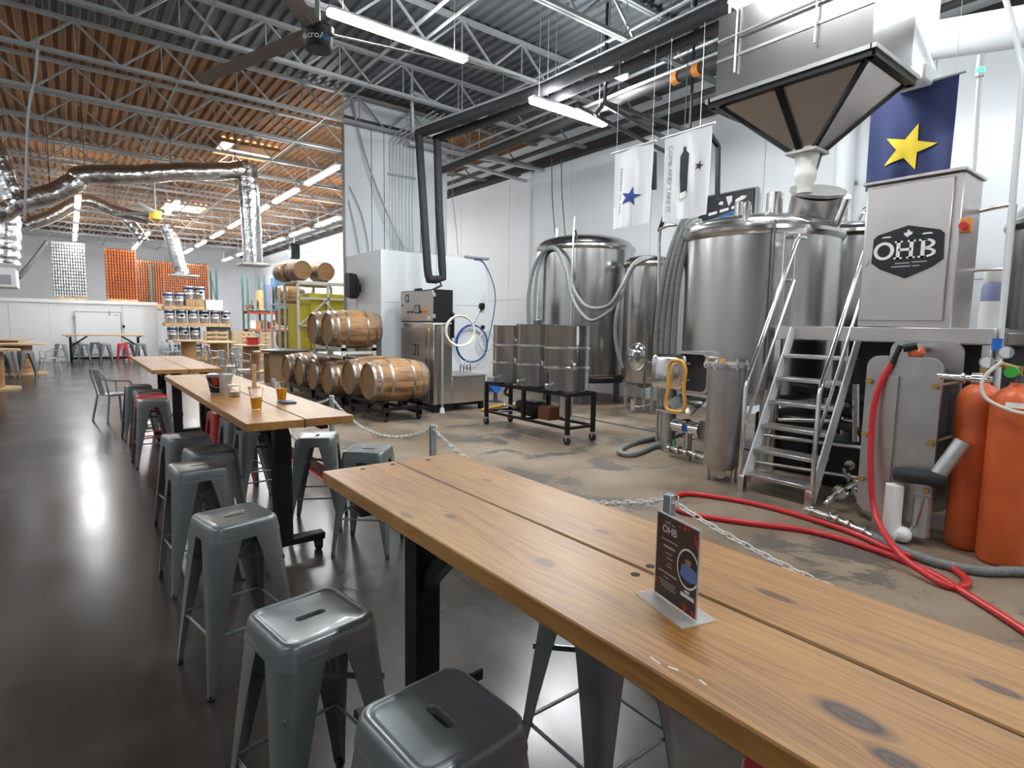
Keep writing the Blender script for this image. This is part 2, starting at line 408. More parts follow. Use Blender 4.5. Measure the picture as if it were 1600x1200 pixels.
while y < YF-.3:                                   # wall panels, a shallow joint between each
    for (z0, z1) in ((.13, 2.42), (2.43, 5.75)):
        MB().box(XR-.03, XR, y, min(y+2.49, YF-.05), z0, z1).build('wall_panel', 'wall_white', wr)
    y += 2.5
MB().box(XR-.16, XR, YB, YF, 5.78, 6.0).build('ledger_beam', 'beam_dark', wr)
MB().box(XR-.10, XR, 12.1, 12.5, 0, 5.78).build('pilaster', 'wall_white', wr)
# roof: corrugated deck, open-web joists, bridging
def deck(y0, y1):
    b = MB(); p = .19; n = int((XR-XL)/p); pts = []
    for i in range(n+1):
        x = XL+i*p; pts += [(x, ZC), (x+.07, ZC), (x+.095, ZC+.04), (x+.165, ZC+.04)]
    vs = [(x, y0, z) for x, z in pts]+[(x, y1, z) for x, z in pts]; k = len(pts)
    return b.add(vs, [(i, i+1, k+i+1, k+i) for i in range(k-1)])
ceil = struct(deck(YB, 12.05).build('ceiling', 'deck_grey', loc=(0,0,0)))
deck(12.05, YF).build('insulated_deck', 'deck_brown', ceil)
jy = [-4, -2, 0, 2, 4, 6, 8, 10] + [12, 14.05, 16.1, 18.05, 20.1, 22.1, 24.1, 26.1, 28.1, 30.1, 32.1, 34.1, 36.1, 38.1]
ja = jb = None
def joist_meshes():
    a = MB(); z0 = 5.86; z1 = 6.46
    for dy in (-.03, .03):
        a.box(XL, XR, dy-.022, dy+.022, z0, z0+.055); a.box(XL, XR, dy-.022, dy+.022, z1-.05, z1)
    b = MB(); x = XL+.3
    while x < XR-1.2:
        b.bar((x, 0, z0+.03), (x+.6, 0, z1-.03), .032); b.bar((x+.6, 0, z1-.03), (x+1.2, 0, z0+.03), .032); b.bar((x+.6, .0, z1-.03), (x+.6, 0, z0+.03), .018)
        x += 1.2
    return a, b
for i, yy in enumerate(jy):
    if ja is None:
        a, b = joist_meshes(); ja = a.build('roof_joist', 'joist_paint', ceil); jb = b.build('web', 'joist_paint', ja); ja.location.y = yy
    else:
        j = ja.copy(); COL.objects.link(j); j.location.y = yy; j.parent = ceil; k = jb.copy(); COL.objects.link(k); k.parent = j
for x in (-5.5, -2.2, 1.75, 4.4, 8.2):
    MB().bar((x, YB, 5.9), (x, YF, 5.9), .03).build('bridging', 'joist_paint', ceil)
for k, (x0, x1, y0, y1) in enumerate(((3.45, 4.85, 17.1, 18.4), (3.35, 4.85, 27.4, 29.4))):
    g = struct(MB().box(x0, x1, y0, y1, ZC-.012, ZC-.002).build('window_%d' % (k+1), 'skylight_glow'))
    f = MB()
    for (a, b, c, d) in ((x0-.05, x1+.05, y0-.05, y0), (x0-.05, x1+.05, y1, y1+.05), (x0-.05, x0, y0, y1), (x1, x1+.05, y0, y1)): f.box(a, b, c, d, ZC-.10, ZC)
    if k: f.box(x0+.72, x0+.78, y0, y1, ZC-.06, ZC-.013).box(x0, x1, (y0+y1)/2-.04, (y0+y1)/2+.04, ZC-.06, ZC-.013)
    else: f.box(x0+.35, x1, y0, y1-.55, ZC-.06, ZC-.013)
    f.build('window_frame', 'deck_brown', g)
# white chase above the cooler, with its conduits
CX0, CX1, CY = 4.82, 7.36, 12.16
wc = struct(MB().box(CX0, CX1, CY, CY+.14, 0, ZC).build('wall_column', 'column_white'))
MB().box(CX0-.01, CX1, CY-.025, CY, 6.0, 6.06).build('trim_rail', 'beam_dark', wc)
MB().box(CX0-.02, CX0, CY-.02, CY+.1, 0, 6.0).build('corner_angle', 'joist_paint', wc)
for x in (5.42, 5.72, 6.64, 6.3+.75): MB().box(x, x+.012, CY-.006, CY, 3.1, 6.0).build('joint', 'gap_dark', wc)
for k, x in enumerate((5.86, 5.94, 6.02, 6.10, 6.18, 6.28, 6.36, 6.44)):
    top = 5.75-.03*(k % 3)
    b = MB().tube([(x, CY-.03, 3.1), (x, CY-.03, top-.3), (x, CY-.03, top), (x+.05, CY-.25, top+.12), (x+.1, CY-1.8, top+.16)], .016, 6)
    b.build('conduit', 'conduit', wc)
MB().box(5.80, 6.5, CY-.05, CY-.01, 5.0, 5.04).build('conduit_strap', 'joist_paint', wc)
MB().box(6.05, 6.55, CY-.05, CY-.01, 3.30, 3.34).build('conduit_strap', 'joist_paint', wc)
for pts in ([(4.95, CY-.05, 6.4), (5.2, CY-.1, 5.4), (5.55, CY-.2, 4.4), (5.92, CY-.3, 3.6), (6.1, CY-.4, 3.12)], [(4.98, CY-.05, 6.4), (5.25, CY-.1, 5.3), (5.62, CY-.2, 4.3), (6.0, CY-.3, 3.5), (6.35, CY-.4, 3.12)],
            [(4.9, CY-.05, 4.6), (5.15, CY-.05, 4.1), (5.3, CY-.05, 3.5), (5.3, CY-.1, 3.12)], [(4.88, CY-.05, 4.3), (5.02, CY-.05, 3.7), (5.1, CY-.1, 3.12)]):
    MB().tube(pts, .012, 6, sub=5).build('cable', 'ink_grey', wc)
# walk-in cooler box in front of the chase
wk = thing('walk_in_cooler', 'white panelled walk-in cooler box behind the keg machine', 'cooler', (CX0, 10.4, ZB))
for (x0, x1) in ((CX0, 6.05), (6.06, CX1)):
    MB().rbox(x0, x1, 10.4, 10.5, ZB, 2.10, .004).build('front_panel', 'cooler_white', wk)
    MB().rbox(x0, x1, 10.4, 10.5, 2.105, 3.11, .004).build('front_panel', 'cooler_white', wk)
MB().box(CX0, CX0+.1, 10.505, CY-.01, ZB, 2.10).build('side_panel', 'cooler_white', wk)
MB().box(CX0, CX0+.1, 10.505, CY-.01, 2.105, 3.11).build('side_panel', 'cooler_white', wk)
MB().box(CX0+.1, CX1, 10.5, CY-.01, 3.03, 3.10).build('roof_panel', 'cooler_white', wk)
MB().box(CX1-.1, CX1, 10.505, CY-.01, ZB, 3.03).build('side_panel', 'cooler_white', wk)
MB().rbox(6.75, 7.36, 10.36, 10.46, 3.115, 3.16, .01).build('cap', 'ink_grey', wk)
# cold room across the far end of the hall
CRX, CRY = 3.05, 29.
cr = thing('cold_room', 'long low white cold room with a sliding door across the hall', 'cold room', (0, CRY, 0))
x = XL+.02
while x < CRX-.05:
    x1 = min(x+1.19, CRX)
    if not (-.05 < x < 1.0): MB().box(x, x1, CRY, CRY+.1, .0, 2.30).build('wall_panel', 'cooler_white', cr)
    else: MB().box(x, x1, CRY+.02, CRY+.1, 0, 2.30).build('wall_panel', 'cooler_white', cr)
    x += 1.2
MB().box(XL, CRX+.03, CRY-.05, CRY+.12, 2.30, 2.44).build('cap_trim', 'white_paint', cr)
MB().box(CRX-.1, CRX, CRY+.1, CRY+4, 0, 2.30).build('side_panel', 'cooler_white', cr)
MB().box(XL, CRX, CRY+.12, CRY+4, 2.34, 2.42).build('roof_panel', 'wall_grey', cr)
dr = MB().rbox(.22, 1.72, CRY-.055, CRY-.005, .05, 1.96, .01).build('door', 'cooler_white', cr)
MB().box(.19, .22, CRY-.06, CRY-.01, 0, 1.99).box(1.72, 1.75, CRY-.06, CRY-.01, 0, 1.99).box(.19, 1.75, CRY-.06, CRY-.01, 1.96, 1.99).build('door_frame', 'ink_grey', dr)
MB().box(1.33, 1.38, CRY-.09, CRY-.05, 1.84, 2.02).box(.14, .24, CRY-.09, CRY-.05, 1.70, 1.82).build('hinge', 'ink_grey', dr)
MB().box(1.78, 1.86, CRY-.08, CRY, 1.35, 1.45).build('latch', 'black_paint', dr)
MB().box(1.5, 1.65, CRY-.06, CRY-.055, 1.84, 1.87).build('notice', 'ink_grey', dr)
# ------------------------------------------------------------------ ceiling lamps
def lamp(c, ln, along, label, group='long ceiling lamps', power=1.):
    x, y, z = c
    t = thing('strip_light', label, 'lamp', c, group)
    hx, hy = (ln/2, .075) if along == 'x' else (.075, ln/2)
    MB().rbox(x-hx, x+hx, y-hy, y+hy, z+.03, z+.075, .012).build('housing', 'white_paint', t)
    MB().rbox(x-hx*.99, x+hx*.99, y-hy*.92, y+hy*.92, z-.025, z+.03, .02).build('diffuser', 'lamp_glow', t)
    for s in (-1, 1):
        p = V((x+s*hx*.8, y, z+.07)) if along == 'x' else V((x, y+s*hy*.8, z+.07))
        MB().cyl(p, V((p.x, p.y, 6.56)), .006, n=5).build('hanger', 'conduit', t)
    e_ = LAMP_W*ln/2.4*power
    for sg in (-1, 1):            # wide batwing spread of a wrap-around diffuser
        ld = bpy.data.lights.new('lamp_light', 'AREA'); ld.shape = 'RECTANGLE'; ld.size = 2*hx*.97; ld.size_y = 2*hy*.8; ld.energy = e_*.5; ld.color = (.95, .985, 1.)
        lo = bpy.data.objects.new('lamp_light', ld); COL.objects.link(lo); lo.parent = t
        lo.location = (0, 0, -.09)
        lo.rotation_euler = (math.radians(38)*sg, 0, 0) if along == 'x' else (0, math.radians(38)*sg, 0)
    lu = bpy.data.lights.new('ceiling_fill', 'AREA'); lu.shape = 'RECTANGLE'; lu.size = 2*hx*.97; lu.size_y = 2*hy*.8; lu.energy = e_*.30; lu.color = ld.color  # upward light added to brighten the roof deck
    lp = bpy.data.objects.new('ceiling_fill', lu); COL.objects.link(lp); lp.parent = t; lp.location = (0, 0, .08); lp.rotation_euler = (PI, 0, 0)
    return t
lamp((3.74, 7.35, 5.5), 2.05, 'x', 'long bright lamp right behind the ceiling fan')
ords = ['nearest', 'second', 'third', 'fourth', 'fifth', 'sixth', 'seventh']
for k, yy in enumerate((14.1, 17.0, 19.9, 23.0, 26.4, 30.0)): lamp((5.0, yy, 5.2), 2.3, 'y', ords[k]+' lamp from the white chase in the main hall row', power=.42)
for k, yy in enumerate((20.2, 23.3, 26.5, 29.2)): lamp((7.35, yy, 5.2), 2.3, 'y', ords[k]+' lamp of the row along the white right wall', power=.9)
for k, yy in enumerate((22.2, 25.4, 28.5, 31.7)): lamp((.4, yy, 5.2), 2.3, 'y', ords[k]+' lamp in the row above the silver can stack', power=.42)
for k, yy in enumerate((21.1, 28.9, 31.2, 33.6)): lamp((2.75, yy, 5.2), 2.3, 'y', ords[k]+' lamp in the row beside the far ceiling fan', power=.42)
for k, (x_, y_, lab) in enumerate(((5.0, 33.6, 'seventh lamp from the white chase in the main hall row'), (5.0, 37.2, 'last tiny lamp of the main hall row'), (7.35, 32.6, 'fifth lamp of the row along the right wall'), (7.35, 36.2, 'last lamp of the row along the right wall'), (.4, 35.4, 'last lamp of the row above the silver can stack'))): lamp((x_, y_, 5.2), 2.3, 'y', lab, power=.6)
lamp((6.37, 6.84, 5.0), 1.6, 'x', 'lamp hanging between black pipes above the drum cart', power=1.5)
lamp((6.72, 6.35, 5.55), .7, 'x', 'short lamp above the orange pipe clamps')
lamp((5.95, 3.25, 5.2), 1.2, 'y', 'lamp cut by the top edge beside the hopper', power=1.6)
for k, (x, yy, pw, lab) in enumerate(((-3., 1., .15, 'left hall row, first'), (-3., 6., .15, 'left hall row, second'), (-3., 11., .3, 'left hall row, third'), (-3., 16., .5, 'left hall row, fourth'), (-6., 3., .3, 'far left row, first'), (-6., 9., .3, 'far left row, second'), (-6., 15., .5, 'far left row, third'),
        (3.7, 2.6, .65, 'brewery row above the near table'), (3.7, -1.5, .6, 'brewery row behind the viewer'), (7.6, 1.7, .3, 'brewery row above the side tank'), (7.6, -2., .55, 'brewery row past the right edge'), (.4, -4., .5, 'hall row behind the viewer'))):
    lamp((x, yy, 5.5), 2.3, 'y', 'added unseen fill lamp in the '+lab, 'added unseen fill lamps', power=pw)  # unseen lamps added to brighten the walls, floor and steel reflections
# ================================================================== BAR STOOLS
def rsq(h, r, z, n=12, cx=0, cy=0):
    out = []
    for k, (sx, sy) in enumerate(((1,1),(-1,1),(-1,-1),(1,-1))):
        for i in range(n):
            t = PI/2*k + PI/2*i/(n-1); out.append(V((cx+sx*(h-r)+r*math.cos(t), cy+sy*(h-r)+r*math.sin(t), z)))
    return out
def stadium(L, r, z, n=12):
    out = []
    for k, (sx, sy) in enumerate(((1,1),(-1,1),(-1,-1),(1,-1))):
        for i in range(n):
            t = PI/2*k + PI/2*i/(n-1); out.append(V((sx*L+r*math.cos(t), r*math.sin(t), z)))
    return out
def make_stool(name, label, paint, group, H=.76):
    t = thing(name, label, 'stool', (0,0,0), group)
    b = MB(); z = H
    b.loft([stadium(.034, .013, z-.03), stadium(.034, .013, z-.010), stadium(.035, .015, z-.006), rsq(.118, .03, z-.006), rsq(.126, .035, z-.004), rsq(.136, .04, z), rsq(.146, .045, z-.003), rsq(.153, .05, z-.012), rsq(.156, .05, z-.03), rsq(.163, .05, z-.075), rsq(.160, .048, z-.075), rsq(.152, .048, z-.03), rsq(.146, .045, z-.018)])
    b.build('seat', paint, t, angle=50)
    def leg():
        m_ = MB(); loops = []
        for k in range(7):
            u = k/6; zz = (z-.060)*(1-u)+.012; e = .160+(.215-.160)*u; w_ = (.100*(1-u)**1.25+.030)
            if k == 0: w_ = .135
            r = .045*(1-u)+.012; th = .004; pr = []
            for (x_, y_) in [(-w_, 0), (-r, 0)]+[(-r+r*math.sin(a), -r+r*math.cos(a)) for a in (PI/8, PI/4, 3*PI/8)]+[(0, -r), (0, -w_)]: pr.append(V((e+x_, e+y_, zz)))
            r2 = r-th
            for (x_, y_) in [(-th, -w_), (-th, -r)]+[(-r+r2*math.sin(a), -r+r2*math.cos(a)) for a in (3*PI/8, PI/4, PI/8)]+[(-r, -th), (-w_, -th)]: pr.append(V((e+x_, e+y_, zz)))
            loops.append(pr)
        return m_.loft(loops, cap0=True, cap1=True)
    first = None
    for q in range(4):
        if first is None: first = leg().build('leg', paint, t); l = first
        else: l = first.copy(); COL.objects.link(l); l.parent = t
        l.rotation_euler = (0, 0, PI/2*q)
        f = MB().rbox(.188, .214, .188, .214, 0, .03, .004).build('foot_cap', 'black_rubber', t); f.rotation_euler = (0, 0, PI/2*q)
    e = .190
    for q in range(4):
        a = MB().cyl((e-.008, e-.008, .27), (-e+.008, e-.008, .27), .007, n=8).build('footrest_bar', paint, t); a.rotation_euler = (0, 0, PI/2*q)
    MB().bar((.165, .165, .55), (-.165, -.165, .55), .004, .02).bar((.165, -.165, .55), (-.165, .165, .55), .004, .02).build('cross_brace', paint, t)
    return t
G1 = 'grey metal bar stools at the plank tables'
st0 = make_stool('bar_stool', '', 'stool_paint', G1)
rd0 = make_stool('red_bar_stool', '', 'stool_red', 'red metal bar stools')
used = {}
def stool(x, y, rz, label, red=False, group=G1, z=0):
    src = rd0 if red else st0
    o = dup(src) if src.name in used else src
    used[src.name] = 1
    return place(o, (x, y, z), math.radians(rz), label, 'red metal bar stools' if red else group)
stool(.655, 1.10, 94, 'nearest grey metal stool, half cut by the bottom edge')
stool(.565, 1.755, 8, 'grey metal stool second from the viewer, beside the near table leg')
stool(.585, 2.915, 10, 'grey metal stool standing alone in the gap between two plank tables')
stool(.615, 4.08, 4, 'grey metal stool in front of the pair tucked at the beer table')
stool(.77, 4.56, 5, 'grey metal stool half tucked under the beer table corner')
stool(.71, 5.22, 96, 'grey metal stool farthest along the left side of the beer table')
stool(1.585, 4.66, 62, 'pale-lit grey metal stool at the right corner of the beer table')
stool(1.72, 3.95, 138, 'grey metal stool peeking over the far end of the near table')
stool(1.30, 5.45, 3, 'grey metal stool under the right side of the beer table')
stool(1.27, 5.93, 3, 'grey metal stool deep under the beer table beside the red one')
stool(1.24, 6.40, 3, 'red stool leg glimpsed under the far end of the beer table', red=True)
stool(1.415, 1.30, 0, 'dark grey stool under the right side of the near table')
stool(1.36, .50, 4, 'red stool mostly hidden under the near table edge', red=True)
stool(.73, 7.80, 2, 'grey stool in front of the red one at the farther table')
stool(.76, 8.30, 2, 'red stool wedged among grey stools at the farther table', red=True)
stool(.78, 8.85, 2, 'grey stool directly behind the wedged red stool')
stool(.74, 9.62, 2, 'darkest leftmost grey stool of the cluster by the farther table')
# ================================================================== PLANK TABLES
def plank_table(x0, x1, y0, y1, label, gap, mt='pine_top', legs=None, grp=None, casters=True, zt=1.07, th=.052, name='plank_table', holes=()):
    t = thing(name, label, 'table', ((x0+x1)/2, (y0+y1)/2, 0), grp); cx = (x0+x1)/2
    for (a, b) in ((x0, gap-.004), (gap+.004, x1)): MB().rbox(a, b, y0, y1, zt-th, zt, .004).build('plank', mt, t)
    MB().box(gap-.0039, gap+.0039, y0+.004, y1-.02, zt-th-.005, zt-.004).build('gap_shade_strip', 'recess_shade', t)  # dark strip painting in the shade of the plank gap
    MB().box(x0+.12, x0+.17, y0+.15, y1-.15, zt-th-.05, zt-th).box(x1-.17, x1-.12, y0+.15, y1-.15, zt-th-.05, zt-th).build('rail', 'table_iron', t)
    for (yy, sgn) in legs:
        lg = MB().box(cx-.055, cx+.055, yy-.05, yy+.05, .12, zt-th-.05).build('leg', 'table_iron', t)
        MB().rbox(cx-.055-.24, cx+.055+.24, yy-.06, yy+.06, zt-th-.058, zt-th-.045, .004).build('bracket', 'table_iron', lg)
        MB().rbox(cx-.29, cx+.29, yy-.045, yy+.045, .085, .14, .008).build('foot_beam', 'table_iron', t)
        MB().bar((cx, yy, .58), (cx, yy+sgn*.42, zt-th-.03), .055, .055).build('brace', 'table_iron', t)
        for s in (-1, 1):
            c = MB().cyl((cx+s*.25-.02, yy, .042), (cx+s*.25+.02, yy, .042), .04, n=14).box(cx+s*.25-.028, cx+s*.25+.028, yy-.02, yy+.02, .05, .09)
            c.build('caster', 'black_rubber', t)
    for (hx, hy, r) in holes:
        MB().cyl((hx, hy, zt-.002), (hx, hy, zt+.0008), r, n=18).build('bolt_hole', 'recess_shade', t)
    return t
t1 = plank_table(.80, 1.435, -.75, 2.30, 'long knotty pine table nearest the viewer with a menu card', 1.125, legs=((2.03, -1), (-.4, 1)), grp='plank bar tables',
    holes=((.95,2.24,.011),(1.09,2.245,.011),(1.26,2.235,.011),(1.155,.895,.012),(1.085,.885,.012)))
t2 = plank_table(.81, 1.48, 3.635, 7.35, 'pine plank table holding two beers and a bucket', 1.16, legs=((4.12, 1), (6.95, -1)), grp='plank bar tables')
b = MB().tube([(1.06, 3.628, 1.02), (1.06, 3.60, .995), (1.075, 3.60, .965), (1.10, 3.60, .955), (1.115, 3.60, .975)], .007, 6, sub=4).build('hook', 'white_plastic', t2)
t3 = plank_table(.78, 1.55, 8.2, 11.4, 'dark-edged plank table behind the beer table, empty top', 1.18, mt='pine_top', legs=((9.25, 1), (10.9, -1)), grp='plank bar tables')
t4 = plank_table(-.22, 2.42, 27.35, 28.05, 'long thin high table standing before the cold room door', 1.1, mt='plywood', legs=(), grp='plank bar tables', zt=1.08)
for x in (.02, 2.2):
    MB().box(x-.04, x+.04, 27.65, 27.75, 0, 1.0).build('leg', 'table_iron', t4)
MB().bar((1.65, 27.7, 1.02), (2.2, 27.7, .62), .06).bar((.55, 27.7, 1.02), (.02, 27.7, .62), .06).box(0, 2.2, 27.66, 27.74, .12, .2).build('brace', 'table_iron', t4)
for k, (x, y, rz, red, lab) in enumerate(((-.28, 26.9, 3, 0, 'leftmost grey stool at the thin table before the cold room'), (.22, 28.35, 8, 0, 'second grey stool from the left at the thin far table'), (.42, 26.9, -4, 0, 'third grey stool from the left at the thin far table'), (.80, 28.35, 2, 0, 'fourth grey stool from the left at the thin far table'),
    (1.08, 26.95, 5, 0, 'fifth grey stool, just left of the red far stool'), (1.62, 26.9, 0, 1, 'bright red stool at the thin table before the cold room'), (1.92, 28.35, 4, 0, 'grey stool just right of the red far stool'), (2.22, 26.95, 2, 0, 'last grey stool at the right end of the thin far table'))):
    stool(x, y, rz, lab, red=bool(red), group='stools at the far thin table')
# ------------------------------------------------------------------ on the beer table
def cup(p, label, fill):
    x, y, z = p; t = thing('beer_cup', label, 'cup', p, 'plastic beer cups')
    MB().lathe([(.001, .001), (.031, .001), (.046, .145), (.0485, .145), (.0485, .149), (.044, .149), (.0295, .005), (.001, .005)], p, 28).build('cup', 'glass_clear', t)
    MB().lathe([(.001, .006), (.029, .006), (.029+.0145*fill/.14, fill), (.001, fill)], p, 28).build('beer', 'beer', t)
    return t
cup((1.01, 4.21, 1.071), 'half full plastic cup of amber beer nearest on the table', .085)
co = MB().rbox(1.235, 1.335, 4.37, 4.50, 1.0702, 1.084, .003).build('dark_wallet', 'coaster_blue'); tag(co, 'dark blue folded wallet lying by the farther beer', 'wallet')
cup((1.29, 4.60, 1.071), 'half full plastic cup of beer beside the dark wallet', .095)
bx, by = .98, 5.26
t = thing('metal_bucket', 'small galvanised bucket with a red and dark label', 'bucket', (bx, by, 1.07))
MB().lathe([(.001, .0), (.072, .0), (.10, .165), (.104, .168), (.100, .172), (.096, .166), (.069, .004), (.001, .004)], (bx, by, 1.07), 30).build('pail', 'galv', t)
b = MB(); ls = []
for zz, rr in ((.02, .0765), (.15, .0985)): ls.append([V((bx+rr*math.cos(a), by+rr*math.sin(a), 1.07+zz)) for a in [PI*1.0+PI*.42*i/12 for i in range(13)]])
b.loft(ls, close=False).build('label_wrap', 'sign_black', t)
ls = []
for zz, rr in ((.085, .0885), (.15, .0995)): ls.append([V((bx+rr*math.cos(a), by+rr*math.sin(a), 1.07+zz)) for a in [PI*1.22+PI*.16*i/6 for i in range(7)]])
MB().loft(ls, close=False).build('label_patch', 'print_red', t)
MB().tube([(bx+.1*math.cos(a), by+.1*math.sin(a), 1.07+.155-.09*math.sin((a-PI*.95)/(.95*PI)*PI)) for a in [PI*.95+.95*PI*i/14 for i in range(15)]], .0025, 6).build('bail_handle', 'galv', t)
t = thing('glass_jar', 'small glass jar with a pale yellow lid beside the bucket', 'jar', (1.04, 5.03, 1.07))
MB().lathe([(.001, .0), (.042, .0), (.045, .01), (.045, .088), (.042, .088), (.042, .006), (.001, .006)], (1.04, 5.03, 1.07), 24).build('glass', 'glass_clear', t)
MB().lathe([(.001, .086), (.047, .086), (.048, .1), (.001, .1)], (1.04, 5.03, 1.07), 24).build('lid', 'foam', t)
MB().lathe([(.001, .007), (.038, .007), (.038, .035), (.001, .038)], (1.04, 5.03, 1.07), 20).build('contents', 'board_brown', t)
t = thing('table_marker', 'upright wooden table marker stick behind the beer cups', 'marker', (1.33, 5.6, 1.07))
MB().rbox(1.312, 1.348, 5.588, 5.612, 1.082, 1.29, .004).build('stick', 'oak_pallet', t)
MB().rbox(1.28, 1.38, 5.56, 5.64, 1.07, 1.083, .003).build('base', 'spool_wood', t)
# ------------------------------------------------------------------ menu card on the near table
A = V((1.045, .795, 1.0705)); B = V((1.005, .655, 1.0705)); ax = (B-A).normalized(); ay = V((0,0,1)); az = ax.cross(ay); wdt = (B-A).length; hgt = .195
t = thing('menu_card_holder', 'clear upright card holder with a dark brewery card', 'sign holder', tuple((A+B)/2))
MB().prism([(-.012, 0), (wdt+.012, 0), (wdt+.012, .004), (-.012, .004)], A-az*.04+ay*0, ax, az*22, .0).build('foot_guide', 'acrylic', t) if False else None
b = MB()
p = [A-ax*.01-az*.045, B+ax*.01-az*.045, B+ax*.01+az*.045, A-ax*.01+az*.045]
b.add([q for q in p]+[q+ay*.003 for q in p], [(0,3,2,1),(4,5,6,7),(0,1,5,4),(1,2,6,5),(2,3,7,6),(3,0,4,7)]); b.build('foot_plate', 'acrylic', t)
MB().prism([(0, .003), (wdt, .003), (wdt, hgt+.005), (0, hgt+.005)], A+az*.0028, ax, ay, .0025).build('clear_cover', 'acrylic', t) if False else None
card = MB().prism([(.002, .005), (wdt-.002, .005), (wdt-.002, hgt), (.002, hgt)], A-az*.001, ax, ay, .002).build('card', 'print_brown', t)
fr = MB()
for (a, c, d, e) in ((0, .003, 0, hgt+.003), (wdt-.003, wdt, 0, hgt+.003), (0, wdt, hgt, hgt+.003)): fr.prism([(a, d), (c, d), (c, e), (a, e)], A-az*.002, ax, ay, .004)
fr.build('clear_edge', 'acrylic', t)
O = A+az*.0011
lettering('OHB', .024, O+ax*.047+ay*.163, ax, ay, 'sign_white', card, th=.0004)
b = MB()
for (x0, x1, yy, h) in ((.030, .042, .178, .003), (.053, .064, .177, .003), (.0445, .0495, .179, .006), (.020, .076, .139, .0022), (.028, .068, .123, .0045), (.036, .060, .110, .002), (.040, .062, .099, .0025), (.044, .058, .088, .002), (.040, .060, .081, .002), (.014, .078, .063, .0035), (.034, .052, .053, .002), (.016, .076, .043, .0018), (.020, .072, .037, .0018), (.026, .076, .031, .0018)):
    b.prism([(x0, yy), (x1, yy), (x1, yy+h), (x0, yy+h)], O, ax, ay, .0003)
b.build('printed_lines', 'ink_grey', card)
disc = lambda cx, cy, r, n=28: [(cx+r*math.cos(2*PI*i/n), cy+r*1.22*math.sin(2*PI*i/n)) for i in range(n)]
MB().prism([(min(q[0], wdt-.003), q[1]) for q in disc(.113, .102, .036)], O, ax, ay, .0003).build('photo_ring', 'sign_white', card)
MB().prism([(min(q[0], wdt-.003), q[1]) for q in disc(.113, .102, .0325)], O, ax, ay, .0006).build('photo_ground', 'print_dark', card)
MB().prism([(.088, .083), (.094, .108), (.105, .112), (.125, .110), (.140, .104), (.1425, .082), (.125, .076), (.108, .076)], O, ax, ay, .0008).build('photo_shirt', 'print_blue', card)
MB().prism(disc(.114, .119, .009, 16), O, ax, ay, .001).build('photo_face', 'print_skin', card)
MB().prism([(.104, .123), (.124, .123), (.122, .132), (.107, .133)], O, ax, ay, .0011).build('photo_cap', 'print_dark', card)
b = MB().prism([(.105, .049), (.121, .049), (.121, .054), (.105, .054)], O, ax, ay, .0003).prism([(.093, .038), (.136, .038), (.136, .046), (.093, .046)], O, ax, ay, .0003); b.build('printed_name', 'sign_white', card)
random.seed(3); b = MB()
for k in range(30):
    e = random.choice('rrtlb'); u = random.random()
    if e == 'r': q = (wdt-.004-random.random()*.012, .02+u*(hgt-.03))
    elif e == 'l': q = (.004+random.random()*.004, .03+u*(hgt-.05))
    elif e == 't': q = (.06+u*.08, hgt-.004-random.random()*.006)
    else: q = (.09+u*.05, .008+random.random()*.01)
    r = .002+random.random()*.003
    b.prism([(min(wdt-.003, max(.003, q[0]+r*math.cos(a)*random.uniform(.5, 1.2))), max(.006, min(hgt-.001, q[1]+1.8*r*math.sin(a)))) for a in (0, 1.2, 2.4, 3.6, 4.9)], O, ax, ay, .0002)
b.build('printed_flecks', 'print_red', card)['kind'] = 'stuff'
b = MB()
for (x, y, l, r) in ((.825, .62, .012, .3), (.835, .585, .009, -.5), (.84, .53, .008, .2)): b.bar((x, y-l, 1.0702), (x+r*.01, y+l, 1.0702), .003, .0006)
b.build('paint_scuff', 'sign_white', t1)
# ================================================================== CHAIN BARRIER
PX = 2.2
for k, (yy, lab) in enumerate(((6.0, 'grey barrier post beside the stool at the beer table'), (3.83, 'grey barrier post rising behind the far end of the near table'), (1.61, 'grey barrier post directly behind the menu card'), (8.2, 'grey barrier post farthest away by the barrel row'), (-.6, 'grey barrier post outside the picture on the right'))):
    t = thing('barrier_post', lab, 'post', (PX, yy, ZB), 'barrier posts')
    MB().rbox(PX-.022, PX+.022, yy-.022, yy+.022, ZB, .905, .004).build('post', 'chair_grey', t)
    MB().rbox(PX-.06, PX+.06, yy-.06, yy+.06, ZB, ZB+.008, .002).build('base_plate', 'chair_grey', t)
    for s in (-1, 1): MB().tube([(PX+.03*math.cos(a)*.4, yy+s*.02+s*.022*(1+math.sin(a))*.6, .885+.018*math.cos(a)) for a in [2*PI*i/10 for i in range(10)]], .004, 6, closed=True).build('eye_ring', 'galv', t)
def link_mesh():
    pts = []
    for i in range(14):
        a = 2*PI*i/14; pts.append(V((.011*math.cos(a), (.017 if math.sin(a) > 0 else -.017)*(abs(math.sin(a)) > .1)+.011*math.sin(a), 0)))
    return MB().tube(pts, .0042, 5, closed=True)
lk = [None]
